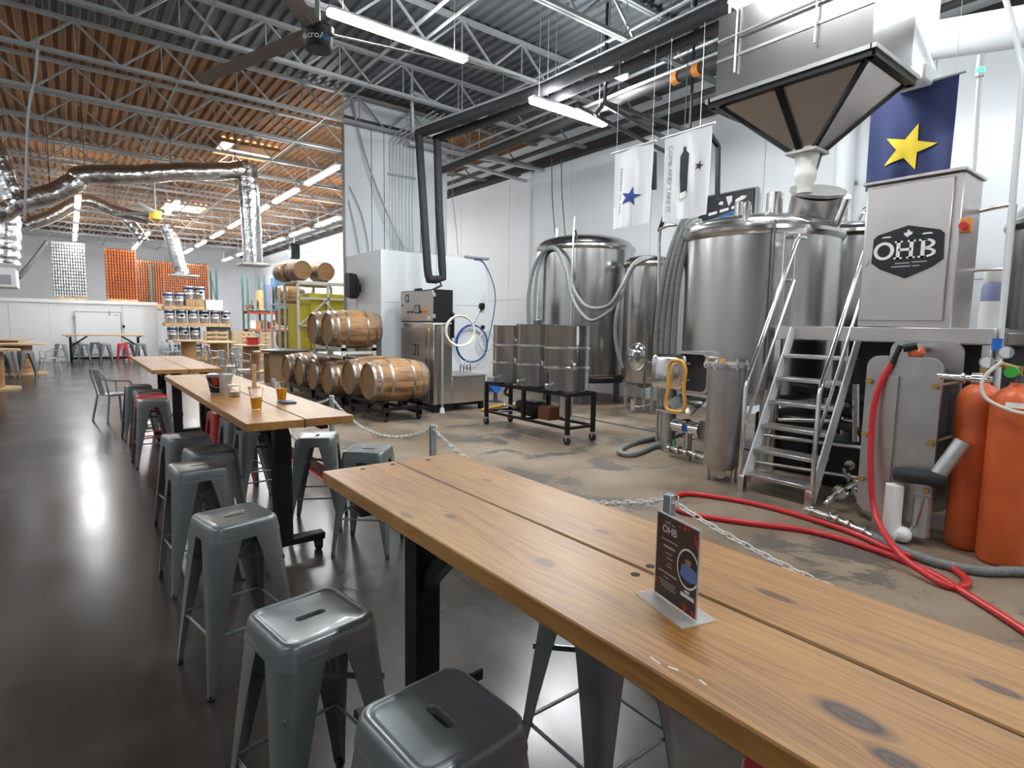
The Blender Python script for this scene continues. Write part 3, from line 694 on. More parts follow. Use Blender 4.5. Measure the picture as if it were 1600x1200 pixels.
def chain(p0, p1, sag, label, mode):
    p0 = V(p0); p1 = V(p1); t = thing('barrier_chain', label, 'chain', tuple(p0), 'white barrier chains')
    N = 200; pts = [p0.lerp(p1, i/N)-V((0,0,sag*4*(i/N)*(1-i/N))) for i in range(N+1)]
    acc = 0; step = .042; nxt = 0; q = []
    for i in range(N):
        d = (pts[i+1]-pts[i]).length
        while acc+d >= nxt: q.append((pts[i].lerp(pts[i+1], (nxt-acc)/d), (pts[i+1]-pts[i]).normalized())); nxt += step
        acc += d
    joined = MB(); base = link_mesh()
    for k, (p, d) in enumerate(q):
        yv = d; xv = d.cross(V((0,0,1))).normalized(); zv = xv.cross(yv)
        if k % 2: xv, zv = zv, -xv
        M = Matrix(((xv.x, yv.x, zv.x, p.x), (xv.y, yv.y, zv.y, p.y), (xv.z, yv.z, zv.z, p.z), (0,0,0,1)))
        if mode == 'parts':
            if lk[0] is None: lk[0] = base.build('link', 'white_plastic', loc=(0,0,0)); o = lk[0]
            else: o = bpy.data.objects.new('link', lk[0].data); COL.objects.link(o)
            M2 = Matrix.Translation(p-p0) @ M.to_3x3().to_4x4(); o.parent = t; o.matrix_local = M2
        else: joined.add([M @ v for v in base.v], base.f)
    if mode != 'parts': o = joined.build('links', 'white_plastic', t); o['kind'] = 'stuff'
chain((PX, 1.58, .87), (PX, -.57, .87), .16, 'white chain sagging from the post behind the menu card rightward', 'parts')
chain((PX, 3.80, .87), (PX, 1.64, .87), .20, 'white chain running just past the long edge of the near table', 'parts')
chain((PX, 5.97, .87), (PX, 3.86, .87), .20, 'white chain sagging in front of the nearest barrel', 'stuff')
chain((PX, 8.17, .87), (PX, 6.03, .87), .16, 'white chain ending at the farthest barrier post', 'stuff')
# ================================================================== BARRELS
def make_barrel():
    t = thing('oak_barrel', '', 'barrel', (0,0,0), 'oak barrels')
    L = .97; n = 30
    prof = [(.29+.068*(1-(2*k/12-1)**2), -L/2+L*k/12) for k in range(13)]
    prof = [(.262, -L/2+.03), (.265, -L/2)]+prof+[(.265, L/2), (.262, L/2-.03)]
    MB().lathe(prof, (0,0,0), 52, 'x', caps=False).build('staves', 'oak_stave', t, angle=60)
    for s in (-1, 1): MB().lathe([(.264, s*(L/2-.03)-.008), (.264, s*(L/2-.03)+.008)], (0,0,0), 32, 'x').build('head', 'oak_head', t)
    rr = lambda x: .29+.068*(1-(2*x/L)**2)
    for x in (-.47, -.37, -.19, .19, .37, .47):
        w_ = .038 if abs(x) < .45 else .04
        MB().lathe([(rr(x-w_/2)-.002, x-w_/2), (rr(x-w_/2)+.004, x-w_/2), (rr(x+w_/2)+.004, x+w_/2), (rr(x+w_/2)-.002, x+w_/2)], (0,0,0), 40, 'x', caps=False).build('hoop', 'hoop', t)
    return t
br0 = make_barrel(); BR = [False]
def barrel(c, label, rz=0, sc=1., tagd=False, rx=0, group='oak barrels by the chain'):
    o = dup(br0) if BR[0] else br0; BR[0] = True
    place(o, c, rz, label, group); o.rotation_euler = (rx, 0, rz); o.scale = (sc, sc, sc); ORG[o.name] = V((0,0,0))
    return o
lows = ((8.62, .76, 'nearest oak barrel on the floor rack with a stained side'), (9.42, .76, 'second oak barrel with a small round label on its head'), (10.45, .66, 'third oak barrel in the low row, pale head'), (11.28, .66, 'fourth oak barrel in the low row'), (12.1, .67, 'fifth oak barrel in the low row, dark head'), (13.0, .66, 'farthest oak barrel in the low row beside the round table'))
bs = []
for k, (yy, z, lab) in enumerate(lows): bs.append(barrel((4.235, yy, z), lab, rx=k*.9))
ub = [barrel((4.235, 10.42, 1.575), 'upper oak barrel in front with a label on its head', rx=.4), barrel((4.235, 11.22, 1.575), 'upper oak barrel behind, showing its shadowed head', rx=2.1)]
for o in (bs[1], ub[0]):
    a = o.rotation_euler.x
    q = MB().lathe([(.001, -.466), (.035, -.4660), (.035, -.455), (.001, -.455)], (0, 0, 0), 14, 'x').build('bung_label', 'sign_white'); q.parent = o; q.location = (0, .02, -.03)
def rack(y0, y1, z0, z1, label, mt, wheels, legs=True):
    t = thing('barrel_rack', label, 'rack', (4.235, (y0+y1)/2, z0), 'barrel racks')
    for x in (3.93, 4.52):
        MB().box(x-.03, x+.03, y0, y1, z1-.06, z1).build('cross_rail', mt, t)
        MB().box(x-.025, x+.025, y0, y1, z0+(.10 if wheels else .0), z0+(.15 if wheels else .05)).build('lower_rail', mt, t)
        for yy in (y0+.03, (y0+y1)/2, y1-.03): MB().box(x-.03, x+.03, yy-.03, yy+.03, z0+(.08 if wheels else 0), z1+.05).build('upright', mt, t)
    for yy in (y0+.05, y1-.05): MB().box(3.93, 4.52, yy-.025, yy+.025, z1-.12, z1-.07).build('side_rail', mt, t)
    if wheels:
        for x in (3.93, 4.52):
            for yy in (y0+.06, y1-.06): MB().cyl((x-.02, yy, z0+.055), (x+.02, yy, z0+.055), .055, n=14).build('wheel', 'black_rubber', t)
rack(8.28, 9.75, ZB, .42, 'black wheeled rack under the two nearest barrels', 'black_paint', True)
rack(10.12, 11.6, ZB, .32, 'black wheeled rack under the middle barrel pair', 'black_paint', True)
rack(11.75, 13.3, ZB, .32, 'black wheeled rack under the farthest low barrels', 'black_paint', True)
rack(10.05, 11.6, 1.035, 1.235, 'cream painted rack carrying the two upper barrels', 'rack_cream', False)
# ================================================================== KEG MACHINE
MX, MY = 5.05, 8.77
t = thing('keg_machine', 'stainless keg washing machine with black control box and trough', 'machine', (MX+.5, MY+.6, ZB))
bb = MB().rbox(MX+.01, MX+.40, MY+.01, MY+1.26, 1.72, 2.30, .008).build('control_box', 'black_paint', t)
cp = MB().rbox(MX-.012, MX+.01, MY+.02, MY+1.24, 1.74, 2.28, .006).build('control_panel', 'panel_steel', bb)
MB().rbox(MX-.022, MX-.010, MY+.47, MY+.67, 1.88, 2.03, .004).build('screen_bezel', 'black_paint', cp); MB().box(MX-.0235, MX-.021, MY+.50, MY+.64, 1.90, 2.01).build('screen', 'screen', cp)
MB().cyl((MX-.012, MY+.27, 1.93), (MX-.05, MY+.27, 1.93), .04, n=16).build('stop_button', 'amber_plastic', cp)
for yy in (.42, .78, .92): MB().cyl((MX-.012, MY+yy, 1.91), (MX-.03, MY+yy, 1.91), .018, n=12).build('button', 'black_paint', cp)
MB().box(MX-.014, MX-.011, MY+1.12, MY+1.20, 2.02, 2.05).build('slot_mark', 'black_paint', cp); MB().box(MX-.014, MX-.011, MY+.10, MY+.2, 1.77, 1.83).build('label_plate', 'sign_white', cp)
lettering('α', .28, (MX-.0125, MY+.97, 2.17), (0,-1,0), (0,0,1), 'black_paint', cp, th=.002)
for z in (1.83, 2.2): MB().rbox(MX-.02, MX+.03, MY-.015, MY+.012, z-.035, z+.035, .004).build('hinge', 'galv', bb)
MB().rbox(MX+.12, MX+.2, MY+.75, MY+.95, 2.30, 2.35, .01).build('lug', 'black_paint', bb)
lb = MB().rbox(MX, MX+.385, MY, MY+1.27, .26, 1.70, .008).build('lower_cabinet', 'steel', t)
MB().rbox(MX-.012, MX+.0, MY+.16, MY+1.22, .30, 1.62, .004).build('cabinet_door', 'satin_steel', lb)
MB().box(MX-.016, MX-.011, MY+.16, MY+.28, .8, 1.55).build('edge_strip', 'steel', lb)
b = MB()
for (y0, y1, z0, z1) in ((.62, .645, 1.12, 1.32), (.62, .74, 1.30, 1.32), (.62, .74, 1.12, 1.14), (.5, .58, 1.30, 1.32), (.5, .58, 1.12, 1.14), (.53, .55, 1.12, 1.32)): b.box(MX-.0145, MX-.011, MY+y0, MY+y1, z0, z1)
b.build('door_emblem', 'black_paint', lb)
tr = MB().rbox(MX+.385, 6.18, MY, MY+1.0, .26, .74, .01).build('trough', 'steel', t)
MB().box(MX+.385, 6.20, MY-.01, MY+1.01, .74, .765).build('trough_rim', 'panel_steel', tr)
for k in range(4):
    MB().cyl((5.86+k*.075, MY+.4, .765), (5.86+k*.075, MY+.4, .95), .014, n=10).cyl((5.86+k*.075, MY+.4, .90), (5.82+k*.075, MY+.38, 1.02), .009, n=8).build('filling_head', 'chrome', tr)
for (x, yy) in ((MX+.05, MY+.05), (MX+.05, MY+1.2), (6.1, MY+.05), (6.1, MY+.95)): MB().box(x-.04, x+.04, yy-.04, yy+.04, ZB, .27).build('foot', 'black_paint', t)
MB().box(MX+.02, 6.15, MY+.1, MY+.95, .2, .262).build('base_frame', 'black_paint', t)
MB().cyl((MX+.14, MY-.06, ZB), (MX+.14, MY-.06, 1.66), .022, n=12).build('drain_pipe', 'conduit', t)
MB().cyl((MX+.14, MY-.06, ZB), (MX+.14, MY-.06, ZB+.09), .05, .035, n=12).build('pipe_foot', 'white_plastic', t)
MB().rbox(MX+.36, MX+.40, MY-.05, MY-.0, 1.45, 1.9, .01).build('hose_hook', 'black_paint', t)
def coil(c, r, n, mt, label, tilt=0., rr=.011, dx=.006, tail=None, cat='hose'):
    pts = []
    for i in range(n*20+1):
        a = 2*PI*i/20; k = i/20
        pts.append(V((c[0]+math.cos(a)*(r+.012*math.sin(k*2.1))*math.cos(tilt), c[1]-.012*(k % 4)+math.cos(a)*r*math.sin(tilt), c[2]+math.sin(a)*(r+.01*math.cos(k*1.7)))))
    b = MB().tube(pts, rr, 7)
    if tail: b.tube(tail, rr, 7, sub=6)
    return tag(b.build('hose_coil', mt), label, cat)
p = at_y(737, 537, 10.3)
coil((p.x, 10.3, p.z), .40, 3, 'blue_hose', 'thin blue hose coiled against the cooler front', tail=[(p.x+.42, 10.3, p.z), (p.x+.60, 10.32, p.z+.7), (p.x+.62, 10.34, p.z+1.2), (p.x+.35, 10.36, p.z+1.75), (p.x+.1, 10.37, 3.1)])
p = at_y(716, 517, 8.7)
coil((p.x, 8.66, p.z), .265, 5, 'white_hose', 'cream hose coiled on the keg machine corner', tilt=-.25, rr=.013)
p = at_y(760, 530, 10.3)
coil((p.x, 10.32, p.z-.05), .22, 2, 'white_hose', 'loose cream tubing hanging beside the blue hose', tilt=.2, rr=.008, tail=[(p.x+.2, 10.3, p.z), (p.x+.35, 10.3, p.z-.2), (p.x+.3, 10.3, p.z-.6)])
p = at_y(753, 478, 10.36)
t = thing('wall_valve', 'small valve and pipe fitting on the cooler front', 'valve', (p.x, 10.38, p.z))
MB().tube([(p.x-.2, 10.37, p.z-.35), (p.x-.1, 10.36, p.z-.15), (p.x, 10.36, p.z+.05), (p.x+.06, 10.36, p.z+.25)], .014, 8, sub=4).build('pipe', 'galv', t)
MB().rbox(p.x-.07, p.x+.05, 10.30, 10.39, p.z-.08, p.z+.06, .02).build('valve_body', 'black_paint', t)
MB().rbox(p.x-.02, p.x+.06, 10.30, 10.39, p.z-.5, p.z-.42, .02).build('valve_body', 'black_paint', t)
# ================================================================== DRUM CART
DX0, DX1, DY0, DY1 = 5.16, 5.64, 5.44, 7.30
t = thing('drum_cart', 'black steel cart on casters carrying three steel drums', 'cart', ((DX0+DX1)/2, (DY0+DY1)/2, ZB))
for x in (DX0, DX1):
    for yy in (DY0, DY1): MB().box(x-.025, x+.025, yy-.025, yy+.025, .25, .80).build('leg', 'black_paint', t)
    MB().box(x-.02, x+.02, DY0, DY1, .76, .81).build('top_rail', 'black_paint', t); MB().box(x-.018, x+.018, DY0, DY1, .32, .355).build('low_rail', 'black_paint', t)
    MB().box(x-.025, x+.025, (DY0+DY1)/2-.025, (DY0+DY1)/2+.025, .34, .78).build('leg', 'black_paint', t)
for yy in (DY0, (DY0+DY1)/2, DY1):
    MB().box(DX0, DX1, yy-.02, yy+.02, .76, .805).build('cross_rail', 'black_paint', t); MB().box(DX0, DX1, yy-.018, yy+.018, .32, .355).build('cross_rail', 'black_paint', t)
for x in (DX0, DX1):
    for yy in (DY0, DY1):
        c = MB().box(x-.03, x+.03, yy-.03, yy+.03, .22, .25).box(x-.022, x+.022, yy-.012, yy+.012, .17, .23).build('caster', 'galv', t)
        MB().cyl((x-.018, yy, ZB+.055), (x+.018, yy, ZB+.055), .055, n=16).build('wheel', 'black_rubber', c)
pm = MB().rbox(5.28, 5.52, 6.25, 6.62, .36, .58, .03).cyl((5.4, 6.3, .47), (5.4, 6.75, .47), .1, n=16).build('pump', 'black_paint', t)
MB().rbox(5.28, 5.56, 5.95, 6.2, .36, .55, .01).build('pump_box', 'rust_pipe', t)
MB().tube([(5.3, 6.7, .45), (5.2, 6.85, .5), (5.2, 6.95, .42), (5.22, 7.0, .36)], .02, 8, sub=4).tube([(5.25, 6.75, .40), (5.15, 6.95, .38)], .018, 8).build('pump_pipe', 'chrome', t)
MB().cyl((5.44, 5.78, .60), (5.44, 5.78, .78), .10, n=20).cyl((5.44, 5.78, .44), (5.44, 5.78, .60), .10, n=20).build('burner_can', 'steel', t)
MB().tube([(5.35, 7.0, .74), (5.25, 6.95, .66), (5.2, 6.8, .64)], .022, 8, sub=4).build('drain_pipe', 'dark_steel', t)
def drum(yy, r, z1, lab):
    c = (5.41, yy, 0); t = thing('steel_drum', lab, 'drum', (5.41, yy, .81), 'steel drums on the cart'); h = z1-.81
    MB().lathe([(r*.93, .81), (r, .83), (r, z1-.02), (r+.006, z1-.012), (r+.006, z1), (r-.012, z1), (r-.012, z1-.03), (.001, z1-.03)], c, 40).build('drum_body', 'drum_steel', t)
    for u in (.36, .66):
        z = .81+h*u; MB().lathe([(r-.002, z-.022), (r+.014, z-.012), (r+.014, z+.012), (r-.002, z+.022)], c, 40, caps=False).build('rolling_hoop', 'steel', t)
    return t, r, h
for yy, r, z1, lab in ((5.76, .315, 1.70, 'nearest steel drum on the cart with a dark seam'), (6.39, .30, 1.71, 'middle steel drum on the cart'), (7.005, .285, 1.69, 'farthest steel drum at the left end of the cart')):
    t, r, h = drum(yy, r, z1, lab)
    for a, u in ((PI*1.03, .10), (PI*1.35, .42)):
        p = V((5.41+math.cos(a)*r, yy+math.sin(a)*r, .81+h*u)); q = p+V((math.cos(a), math.sin(a), 0))*.07
        MB().cyl(p, q, .02, n=10).cyl(q, q+V((0,0,-.06)), .016, n=10).sphere(q, .026, 10).build('spigot', 'chrome', t)
    if yy < 6: MB().bar((5.41-r-.002, yy+.02, .86), (5.41-r-.002, yy+.02, 1.06), .012, .004).build('seam', 'black_paint', t)
    if 6 < yy < 6.5: MB().rbox(5.36, 5.46, yy-.05, yy+.05, z1-.02, z1+.07, .008).build('lid_block', 'dark_steel', t)
# bits on the floor behind the cart
p = at_z(774, 628, ZB); t = thing('floor_pump', 'small floor pump with a blue motor cap behind the cart', 'pump', tuple(p))
MB().cyl((p.x, p.y-.05, p.z+.32), (p.x, p.y+.22, p.z+.32), .12, n=18).build('motor_cap', 'blue_plastic', t)
MB().cyl((p.x, p.y, p.z), (p.x, p.y, p.z+.22), .05, .04, n=12).box(p.x-.09, p.x+.09, p.y-.09, p.y+.09, p.z, p.z+.03).build('stand', 'dark_steel', t)
pts = [at_z(x, y, ZB+.03) for x, y in ((752, 641), (775, 635), (800, 632), (825, 632), (845, 636), (852, 645))]
tag(MB().tube(pts, .028, 8, sub=6).build('yellow_hose', 'yellow_hose'), 'yellow hose lying on the floor behind the cart', 'hose')
# ================================================================== TANKS
def dish(r, z, h, n=8): return [(r*math.cos(PI/2*k/n), z+h*math.sin(PI/2*k/n)) for k in range(1, n)]+[(.001, z+h)]
def tank_shell(c, r, z0, z1, dome, parent, mt='tank_steel', name='shell', cone=.12):
    prof = [(.05, z0-cone), (r*.96, z0), (r, z0+.05), (r, z1-.06)]
    MB().lathe(prof, (c[0], c[1], 0), 72, caps=True).build(name, mt, parent, angle=30)
    MB().lathe([(r-.001, z1-.075), (r+.012, z1-.065), (r+.035, z1-.02), (r+.03, z1+.02), (r*.965, z1+.06)]+dish(r*.965, z1+.06, dome), (c[0], c[1], 0), 72, caps=False).build('domed_top', mt, parent, angle=30)
c = (8.62, 8.70)
t = thing('bright_tank', 'tall stainless tank with draped grey hoses beside the white wall', 'tank', (c[0], c[1], ZB))
tank_shell(c, 1.02, .70, 3.27, .24, t)
for k in range(4):
    a = PI/4+PI/2*k; MB().cyl((c[0]+.75*math.cos(a), c[1]+.75*math.sin(a), ZB), (c[0]+.75*math.cos(a), c[1]+.75*math.sin(a), .75), .07, n=14).build('leg', 'dark_steel', t)
MB().lathe([(.98, .58), (1.0, .58), (1.0, .68), (.98, .68)], (c[0], c[1], 0), 48, caps=False).build('base_ring', 'black_paint', t)
p = at_x(912, 392, 7.75)
MB().cyl((7.62, 8.0, .95), (7.62, 8.0, 3.75), .018, n=8).build('riser_pipe', 'chrome', t)
MB().tube([(7.62, 8.0, 3.5), (7.8, 8.15, 3.55), (8.0, 8.3, 3.45), (8.1, 8.4, 3.42)], .02, 8, sub=4).cyl((8.0, 8.9, 3.4), (8.0, 8.9, 3.68), .03, n=8).build('top_fitting', 'chrome', t)
c = (8.70, 7.08)
t = thing('slim_tank', 'narrow stainless tank with an oval hatch between two larger tanks', 'tank', (c[0], c[1], ZB))
tank_shell(c, .43, .66, 2.88, .10, t)
for k in range(4):
    a = PI/4+PI/2*k+.35; MB().cyl((c[0]+.36*math.cos(a), c[1]+.36*math.sin(a), ZB), (c[0]+.36*math.cos(a), c[1]+.36*math.sin(a), .72), .035, n=12).build('leg', 'steel', t)
def hatch(c, r, ang, z, w_, h, parent, mt='steel'):
    d = V((math.cos(ang), math.sin(ang), 0)); s_ = V((-d.y, d.x, 0)); o = V((c[0], c[1], z))+d*(r-.02)
    ring = []
    for k in range(28): a = 2*PI*k/28; ring.append(o+s_*(w_*math.cos(a))+V((0,0,h*math.sin(a))))
    hd = MB().tube([q+d*.045 for q in ring], .022, 8, closed=True).build('hatch_ring', mt, parent)
    MB().loft([[q+d*.04 for q in ring], [o+(q-o)*.8+d*.075 for q in ring], [o+(q-o)*.3+d*.09 for q in ring]], cap1=True).build('hatch_cover', 'chrome', hd)
    MB().bar(o+d*.12+s_*(-w_*1.1), o+d*.12+s_*(w_*1.1), .03).cyl(o+d*.08, o+d*.2, .018, n=8).bar(o+d*.2-V((0,0,.09)), o+d*.2+V((0,0,.09)), .018).build('hatch_clamp', 'steel', hd)
hatch(c, .43, PI*1.12, 1.15, .17, .24, t)
MB().tube([(8.2, 6.9, ZB+.12), (8.35, 6.8, ZB+.12), (8.5, 6.75, ZB+.16)], .03, 8, sub=3).cyl((8.2, 6.9, ZB+.05), (8.2, 6.9, ZB+.25), .05, n=10).cyl((8.28, 6.72, .2), (8.28, 6.72, 1.6), .018, n=8).build('drain_valve', 'chrome', t)
MC = (6.80, 3.86); MR = .93
t = thing('brew_kettle', 'large stainless brew kettle with an open hatch and domed lid', 'tank', (MC[0], MC[1], ZB)); kettle = t
tank_shell(MC, MR, .92, 2.80, .20, t, cone=.2)
for a in (PI*.80, PI*1.25, PI*.25, PI*1.75):
    q = V((MC[0]+.86*math.cos(a), MC[1]+.86*math.sin(a), 0)) if a != PI*.80 else V((6.03, 4.49, 0)); MB().cyl((q.x, q.y, ZB), (q.x, q.y, 1.02), .10, n=20).build('leg', 'satin_steel', t)
MB().rbox(6.25, 7.3, 2.80, 3.45, ZB, .74, .02).build('dark_filler', 'black_paint', t)  # black box added to darken the view beneath the kettle
man = MB().cyl((6.85, 3.25, 2.90), (6.70, 3.12, 3.22), .26, n=28).cyl((6.70, 3.12, 3.22), (6.69, 3.11, 3.25), .29, n=28).build('lid_neck', 'satin_steel', t)
for q0_, q1_, r_ in (((6.5, 3.5, 2.9), (6.5, 3.5, 3.25), .09), ((6.42, 3.9, 2.95), (6.42, 3.9, 3.2), .05), ((6.9, 3.0, 2.9), (6.75, 2.85, 3.15), .07)): MB().cyl(q0_, q1_, r_, n=16).build('lid_fitting', 'steel', t)
MB().tube([(6.0, 3.62, .9), (6.0, 3.58, 2.0), (6.0, 3.55, 2.98), (6.08, 3.58, 3.06), (6.3, 3.7, 3.06), (6.35, 3.72, 2.9)], .035, 10, sub=3).build('riser_pipe', 'steel', t)
MB().tube([(6.02, 3.22, 1.3), (6.02, 3.22, 2.86)], .012, 6).build('chain_drop', 'dark_steel', t)
for k in range(30): pass
# open hatch low on the kettle
ang = PI*.955; d = V((math.cos(ang), math.sin(ang), 0)); sd = V((-d.y, d.x, 0)); o = V((MC[0], MC[1], 1.17))+d*(MR-.05)
def rrect(o, u, v, w_, h, r, n=6):
    out = []
    for k, (sx, sy) in enumerate(((1,1),(-1,1),(-1,-1),(1,-1))):
        for i in range(n):
            a = PI/2*k+PI/2*i/(n-1); out.append(o+u*(sx*(w_-r)+r*math.cos(a))+v*(sy*(h-r)+r*math.sin(a)))
    return out
zz = V((0,0,1))
hb = MB().loft([rrect(o, sd, zz, .27, .25, .10), rrect(o+d*.16, sd, zz, .27, .25, .10), rrect(o+d*.16, sd, zz, .235, .215, .08), rrect(o+d*.02, sd, zz, .235, .215, .08)]).build('hatch_frame', 'steel', t)
MB().loft([rrect(o+d*.03, sd, zz, .235, .215, .08), rrect(o+d*.075, sd, zz, .235, .215, .08)], cap0=True, cap1=True).build('hatch_dark', 'recess_shade', hb)  # near-black plug standing in for the shaded inside of the hatch
h0 = o+d*.20-sd*(-.27); u2 = (d*.60-sd*.8).normalized(); 
dc = o+d*.27-sd*.24; n2 = u2.cross(zz)
dl = MB().loft([rrect(dc, u2, zz, .20, .21, .08), rrect(dc-n2*.02, u2, zz, .20, .21, .08), rrect(dc-n2*.045, u2, zz, .15, .16, .06)], cap0=True, cap1=True).build('hatch_door', 'chrome', hb)
MB().cyl(dc, dc+n2*.07, .05, n=16).bar(dc-u2*.24+zz*.1+n2*.04, dc+u2*.26+zz*.1+n2*.04, .022).bar(dc-u2*.24-zz*.1+n2*.04, dc+u2*.26-zz*.1+n2*.04, .022).build('door_handle', 'steel', dl)
tr = o+d*.1-zz*.28
MB().add([tr-sd*.22, tr+sd*.22, tr+sd*.27+d*.33-zz*.17, tr-sd*.27+d*.33-zz*.17, tr-sd*.22-zz*.02, tr+sd*.22-zz*.02, tr+sd*.27+d*.33-zz*.19, tr-sd*.27+d*.33-zz*.19], [(0,1,2,3),(7,6,5,4),(0,4,5,1),(1,5,6,2),(2,6,7,3),(3,7,4,0)]).build('grain_chute', 'chrome', t)
p = o+d*.42; g = []
for (u, v) in ((0, .21), (.09, .19), (.135, .10), (.125, -.02), (.125, -.15), (.15, -.28), (.12, -.37), (0, -.385), (-.12, -.37), (-.15, -.28), (-.125, -.15), (-.125, -.02), (-.135, .10), (-.09, .19)): g.append(p+sd*.03+sd*u+zz*(v-.06))
tag(MB().tube(g, .021, 8, closed=True, sub=4).build('hatch_gasket', 'amber_gasket'), 'amber rubber hatch gasket hanging on the open kettle hatch', 'gasket')
pm = V((5.75, 4.0, .52)); t = thing('wort_pump', 'small stainless pump with fittings below the kettle hatch', 'pump', (5.8, 4.0, ZB))
MB().cyl(pm-sd*.2, pm+sd*.22, .08, n=16).cyl(pm+sd*.2, pm+sd*.24, .11, n=16).cyl(pm-sd*.05, pm+sd*.0, .10, n=16).build('pump_body', 'chrome', t)
MB().rbox(5.66, 5.72, 3.94, 4.02, .48, .56, .01).build('name_plate', 'blue_plastic', t)
MB().tube([pm-zz*.05, pm-zz*.28, pm-zz*.3+sd*.1, pm-zz*.32+sd*.4], .03, 8).cyl((5.8, 4.0, ZB), (5.8, 4.0, .45), .03, n=10).build('pump_pipe', 'steel', t)
q = pm-zz*.3
for k in range(4): MB().cyl(q+sd*(-.28+.14*k), q+sd*(-.24+.14*k), .052, n=14).build('clamp', 'chrome', t)
MB().cyl(q-sd*.3, q+sd*.45, .028, n=10).build('manifold', 'steel', t)
MB().bar(q-sd*.2+zz*.05, q-sd*.2+zz*.11, .03).build('valve_handle', 'green_plastic', t)
# filter housing
FX, FY = 5.32, 3.27
t = thing('filter_housing', 'upright cylindrical steel filter housing with a flanged lid', 'filter', (FX, FY, ZB))
MB().lathe([(.05, .22), (.16, .25), (.178, .29), (.178, 1.30)], (FX, FY, 0), 40).build('housing', 'satin_steel', t)
MB().lathe([(.225, 1.30), (.225, 1.335), (.2, 1.345), (.001, 1.35)], (FX, FY, 0), 40).build('lid', 'steel', t)
for k in range(6): a = 2*PI*k/6; MB().cyl((FX+.2*math.cos(a), FY+.2*math.sin(a), 1.28), (FX+.2*math.cos(a), FY+.2*math.sin(a), 1.375), .014, n=8).build('lid_bolt', 'chrome', t)
MB().cyl((FX-.05, FY+.02, 1.35), (FX-.05, FY+.02, 1.38), .03, n=10).build('lid_tag', 'amber_gasket', t)
for k in range(3): a = 2*PI*k/3+2.6; MB().cyl((FX+.15*math.cos(a), FY+.15*math.sin(a), ZB), (FX+.15*math.cos(a), FY+.15*math.sin(a), .36), .028, n=12).build('leg', 'steel', t)
MB().cyl((FX-.02, FY-.02, .14), (FX-.02, FY-.02, .26), .03, n=10).cyl((FX-.1, FY-.06, .2), (FX+.04, FY+.02, .2), .045, n=14).build('drain_valve', 'chrome', t)
MB().rbox(FX-.09, FX-.05, FY-.10, FY-.04, .24, .28, .008).build('valve_handle', 'green_plastic', t)
# tanks behind
c = (8.75, 3.62); t = thing('rear_tank', 'stainless tank half hidden behind the kettle and steps', 'tank', (c[0], c[1], ZB))
tank_shell(c, .72, .5, 3.0, .12, t)
MB().lathe([(.70, ZB), (.70, .52)], (c[0], c[1], 0), 40, caps=False).build('skirt', 'dark_steel', t)
MB().cyl((8.5, 3.6, 3.1), (8.5, 3.6, 3.35), .1, n=16).tube([(8.5, 3.4, 3.15), (8.45, 3.3, 3.3), (8.4, 3.1, 3.3)], .03, 8, sub=3).build('lid_fitting', 'chrome', t)
c = (7.75, .85); t = thing('side_tank', 'dark stainless tank cut by the right edge of the picture', 'tank', (c[0], c[1], ZB))
tank_shell(c, .78, .6, 2.75, .3, t); 
for k in range(4): a = PI/4+PI/2*k; MB().cyl((c[0]+.6*math.cos(a), c[1]+.6*math.sin(a), ZB), (c[0]+.6*math.cos(a), c[1]+.6*math.sin(a), .7), .06, n=12).build('leg', 'steel', t)
# ================================================================== PLATFORM + STEPS
PXF = 5.95; PZ = 1.72
t = thing('brew_platform', 'stainless brewing platform deck behind the steps', 'platform', (6.4, 2.0, ZB))
MB().box(PXF, 6.95, 1.22, 2.86, PZ-.03, PZ).build('deck_plate', 'satin_steel', t)
MB().box(5.45, PXF-.03, 1.18, 2.15, PZ-.03, PZ).build('deck_plate', 'satin_steel', t); MB().rbox(5.42, 5.47, 1.16, 2.16, PZ-.12, PZ+.002, .005).build('front_beam', 'panel_steel', t); MB().rbox(5.44, 5.50, 1.18, 1.24, ZB, PZ-.12, .004).build('leg', 'steel', t)
MB().rbox(PXF-.03, PXF+.03, 1.20, 3.1, PZ-.13, PZ+.005, .005).build('front_beam', 'panel_steel', t)
MB().rbox(PXF, 6.95, 1.20, 1.26, PZ-.13, PZ-.03, .005).build('side_beam', 'panel_steel', t)
MB().rbox(6.9, 6.96, 1.2, 2.86, PZ-.13, PZ-.03, .005).build('rear_beam', 'panel_steel', t)
for (x, yy) in ((PXF, 1.24), (PXF, 3.06), (6.92, 1.24), (6.92, 2.8)): MB().rbox(x-.03, x+.03, yy-.03, yy+.03, ZB, PZ-.13, .004).build('leg', 'steel', t)
MB().tube([(PXF, 1.50, PZ), (PXF, 1.50, 2.62), (PXF, 1.46, 2.68), (PXF, 1.30, 2.70), (PXF, 1.24, 2.70)], .02, 8).cyl((PXF, 1.24, PZ), (PXF, 1.24, 2.7), .02, n=8).cyl((PXF, 1.24, 2.2), (PXF, 1.50, 2.2), .016, n=8).build('guard_rail', 'steel', t)
MB().cyl((PXF, 3.06, PZ), (PXF, 3.06, 2.70), .02, n=8).cyl((PXF, 2.97, 2.64), (PXF, 3.06, 2.64), .02, n=8).cyl((PXF, 2.97, 2.2), (PXF, 3.06, 2.2), .016, n=8).build('guard_rail', 'steel', t)
SY0, SY1 = 2.26, 2.90; SX0, SX1 = 5.10, 5.92
t = thing('steel_steps', 'steep steel steps with checker treads and tube handrails', 'steps', ((SX0+SX1)/2, (SY0+SY1)/2, ZB))
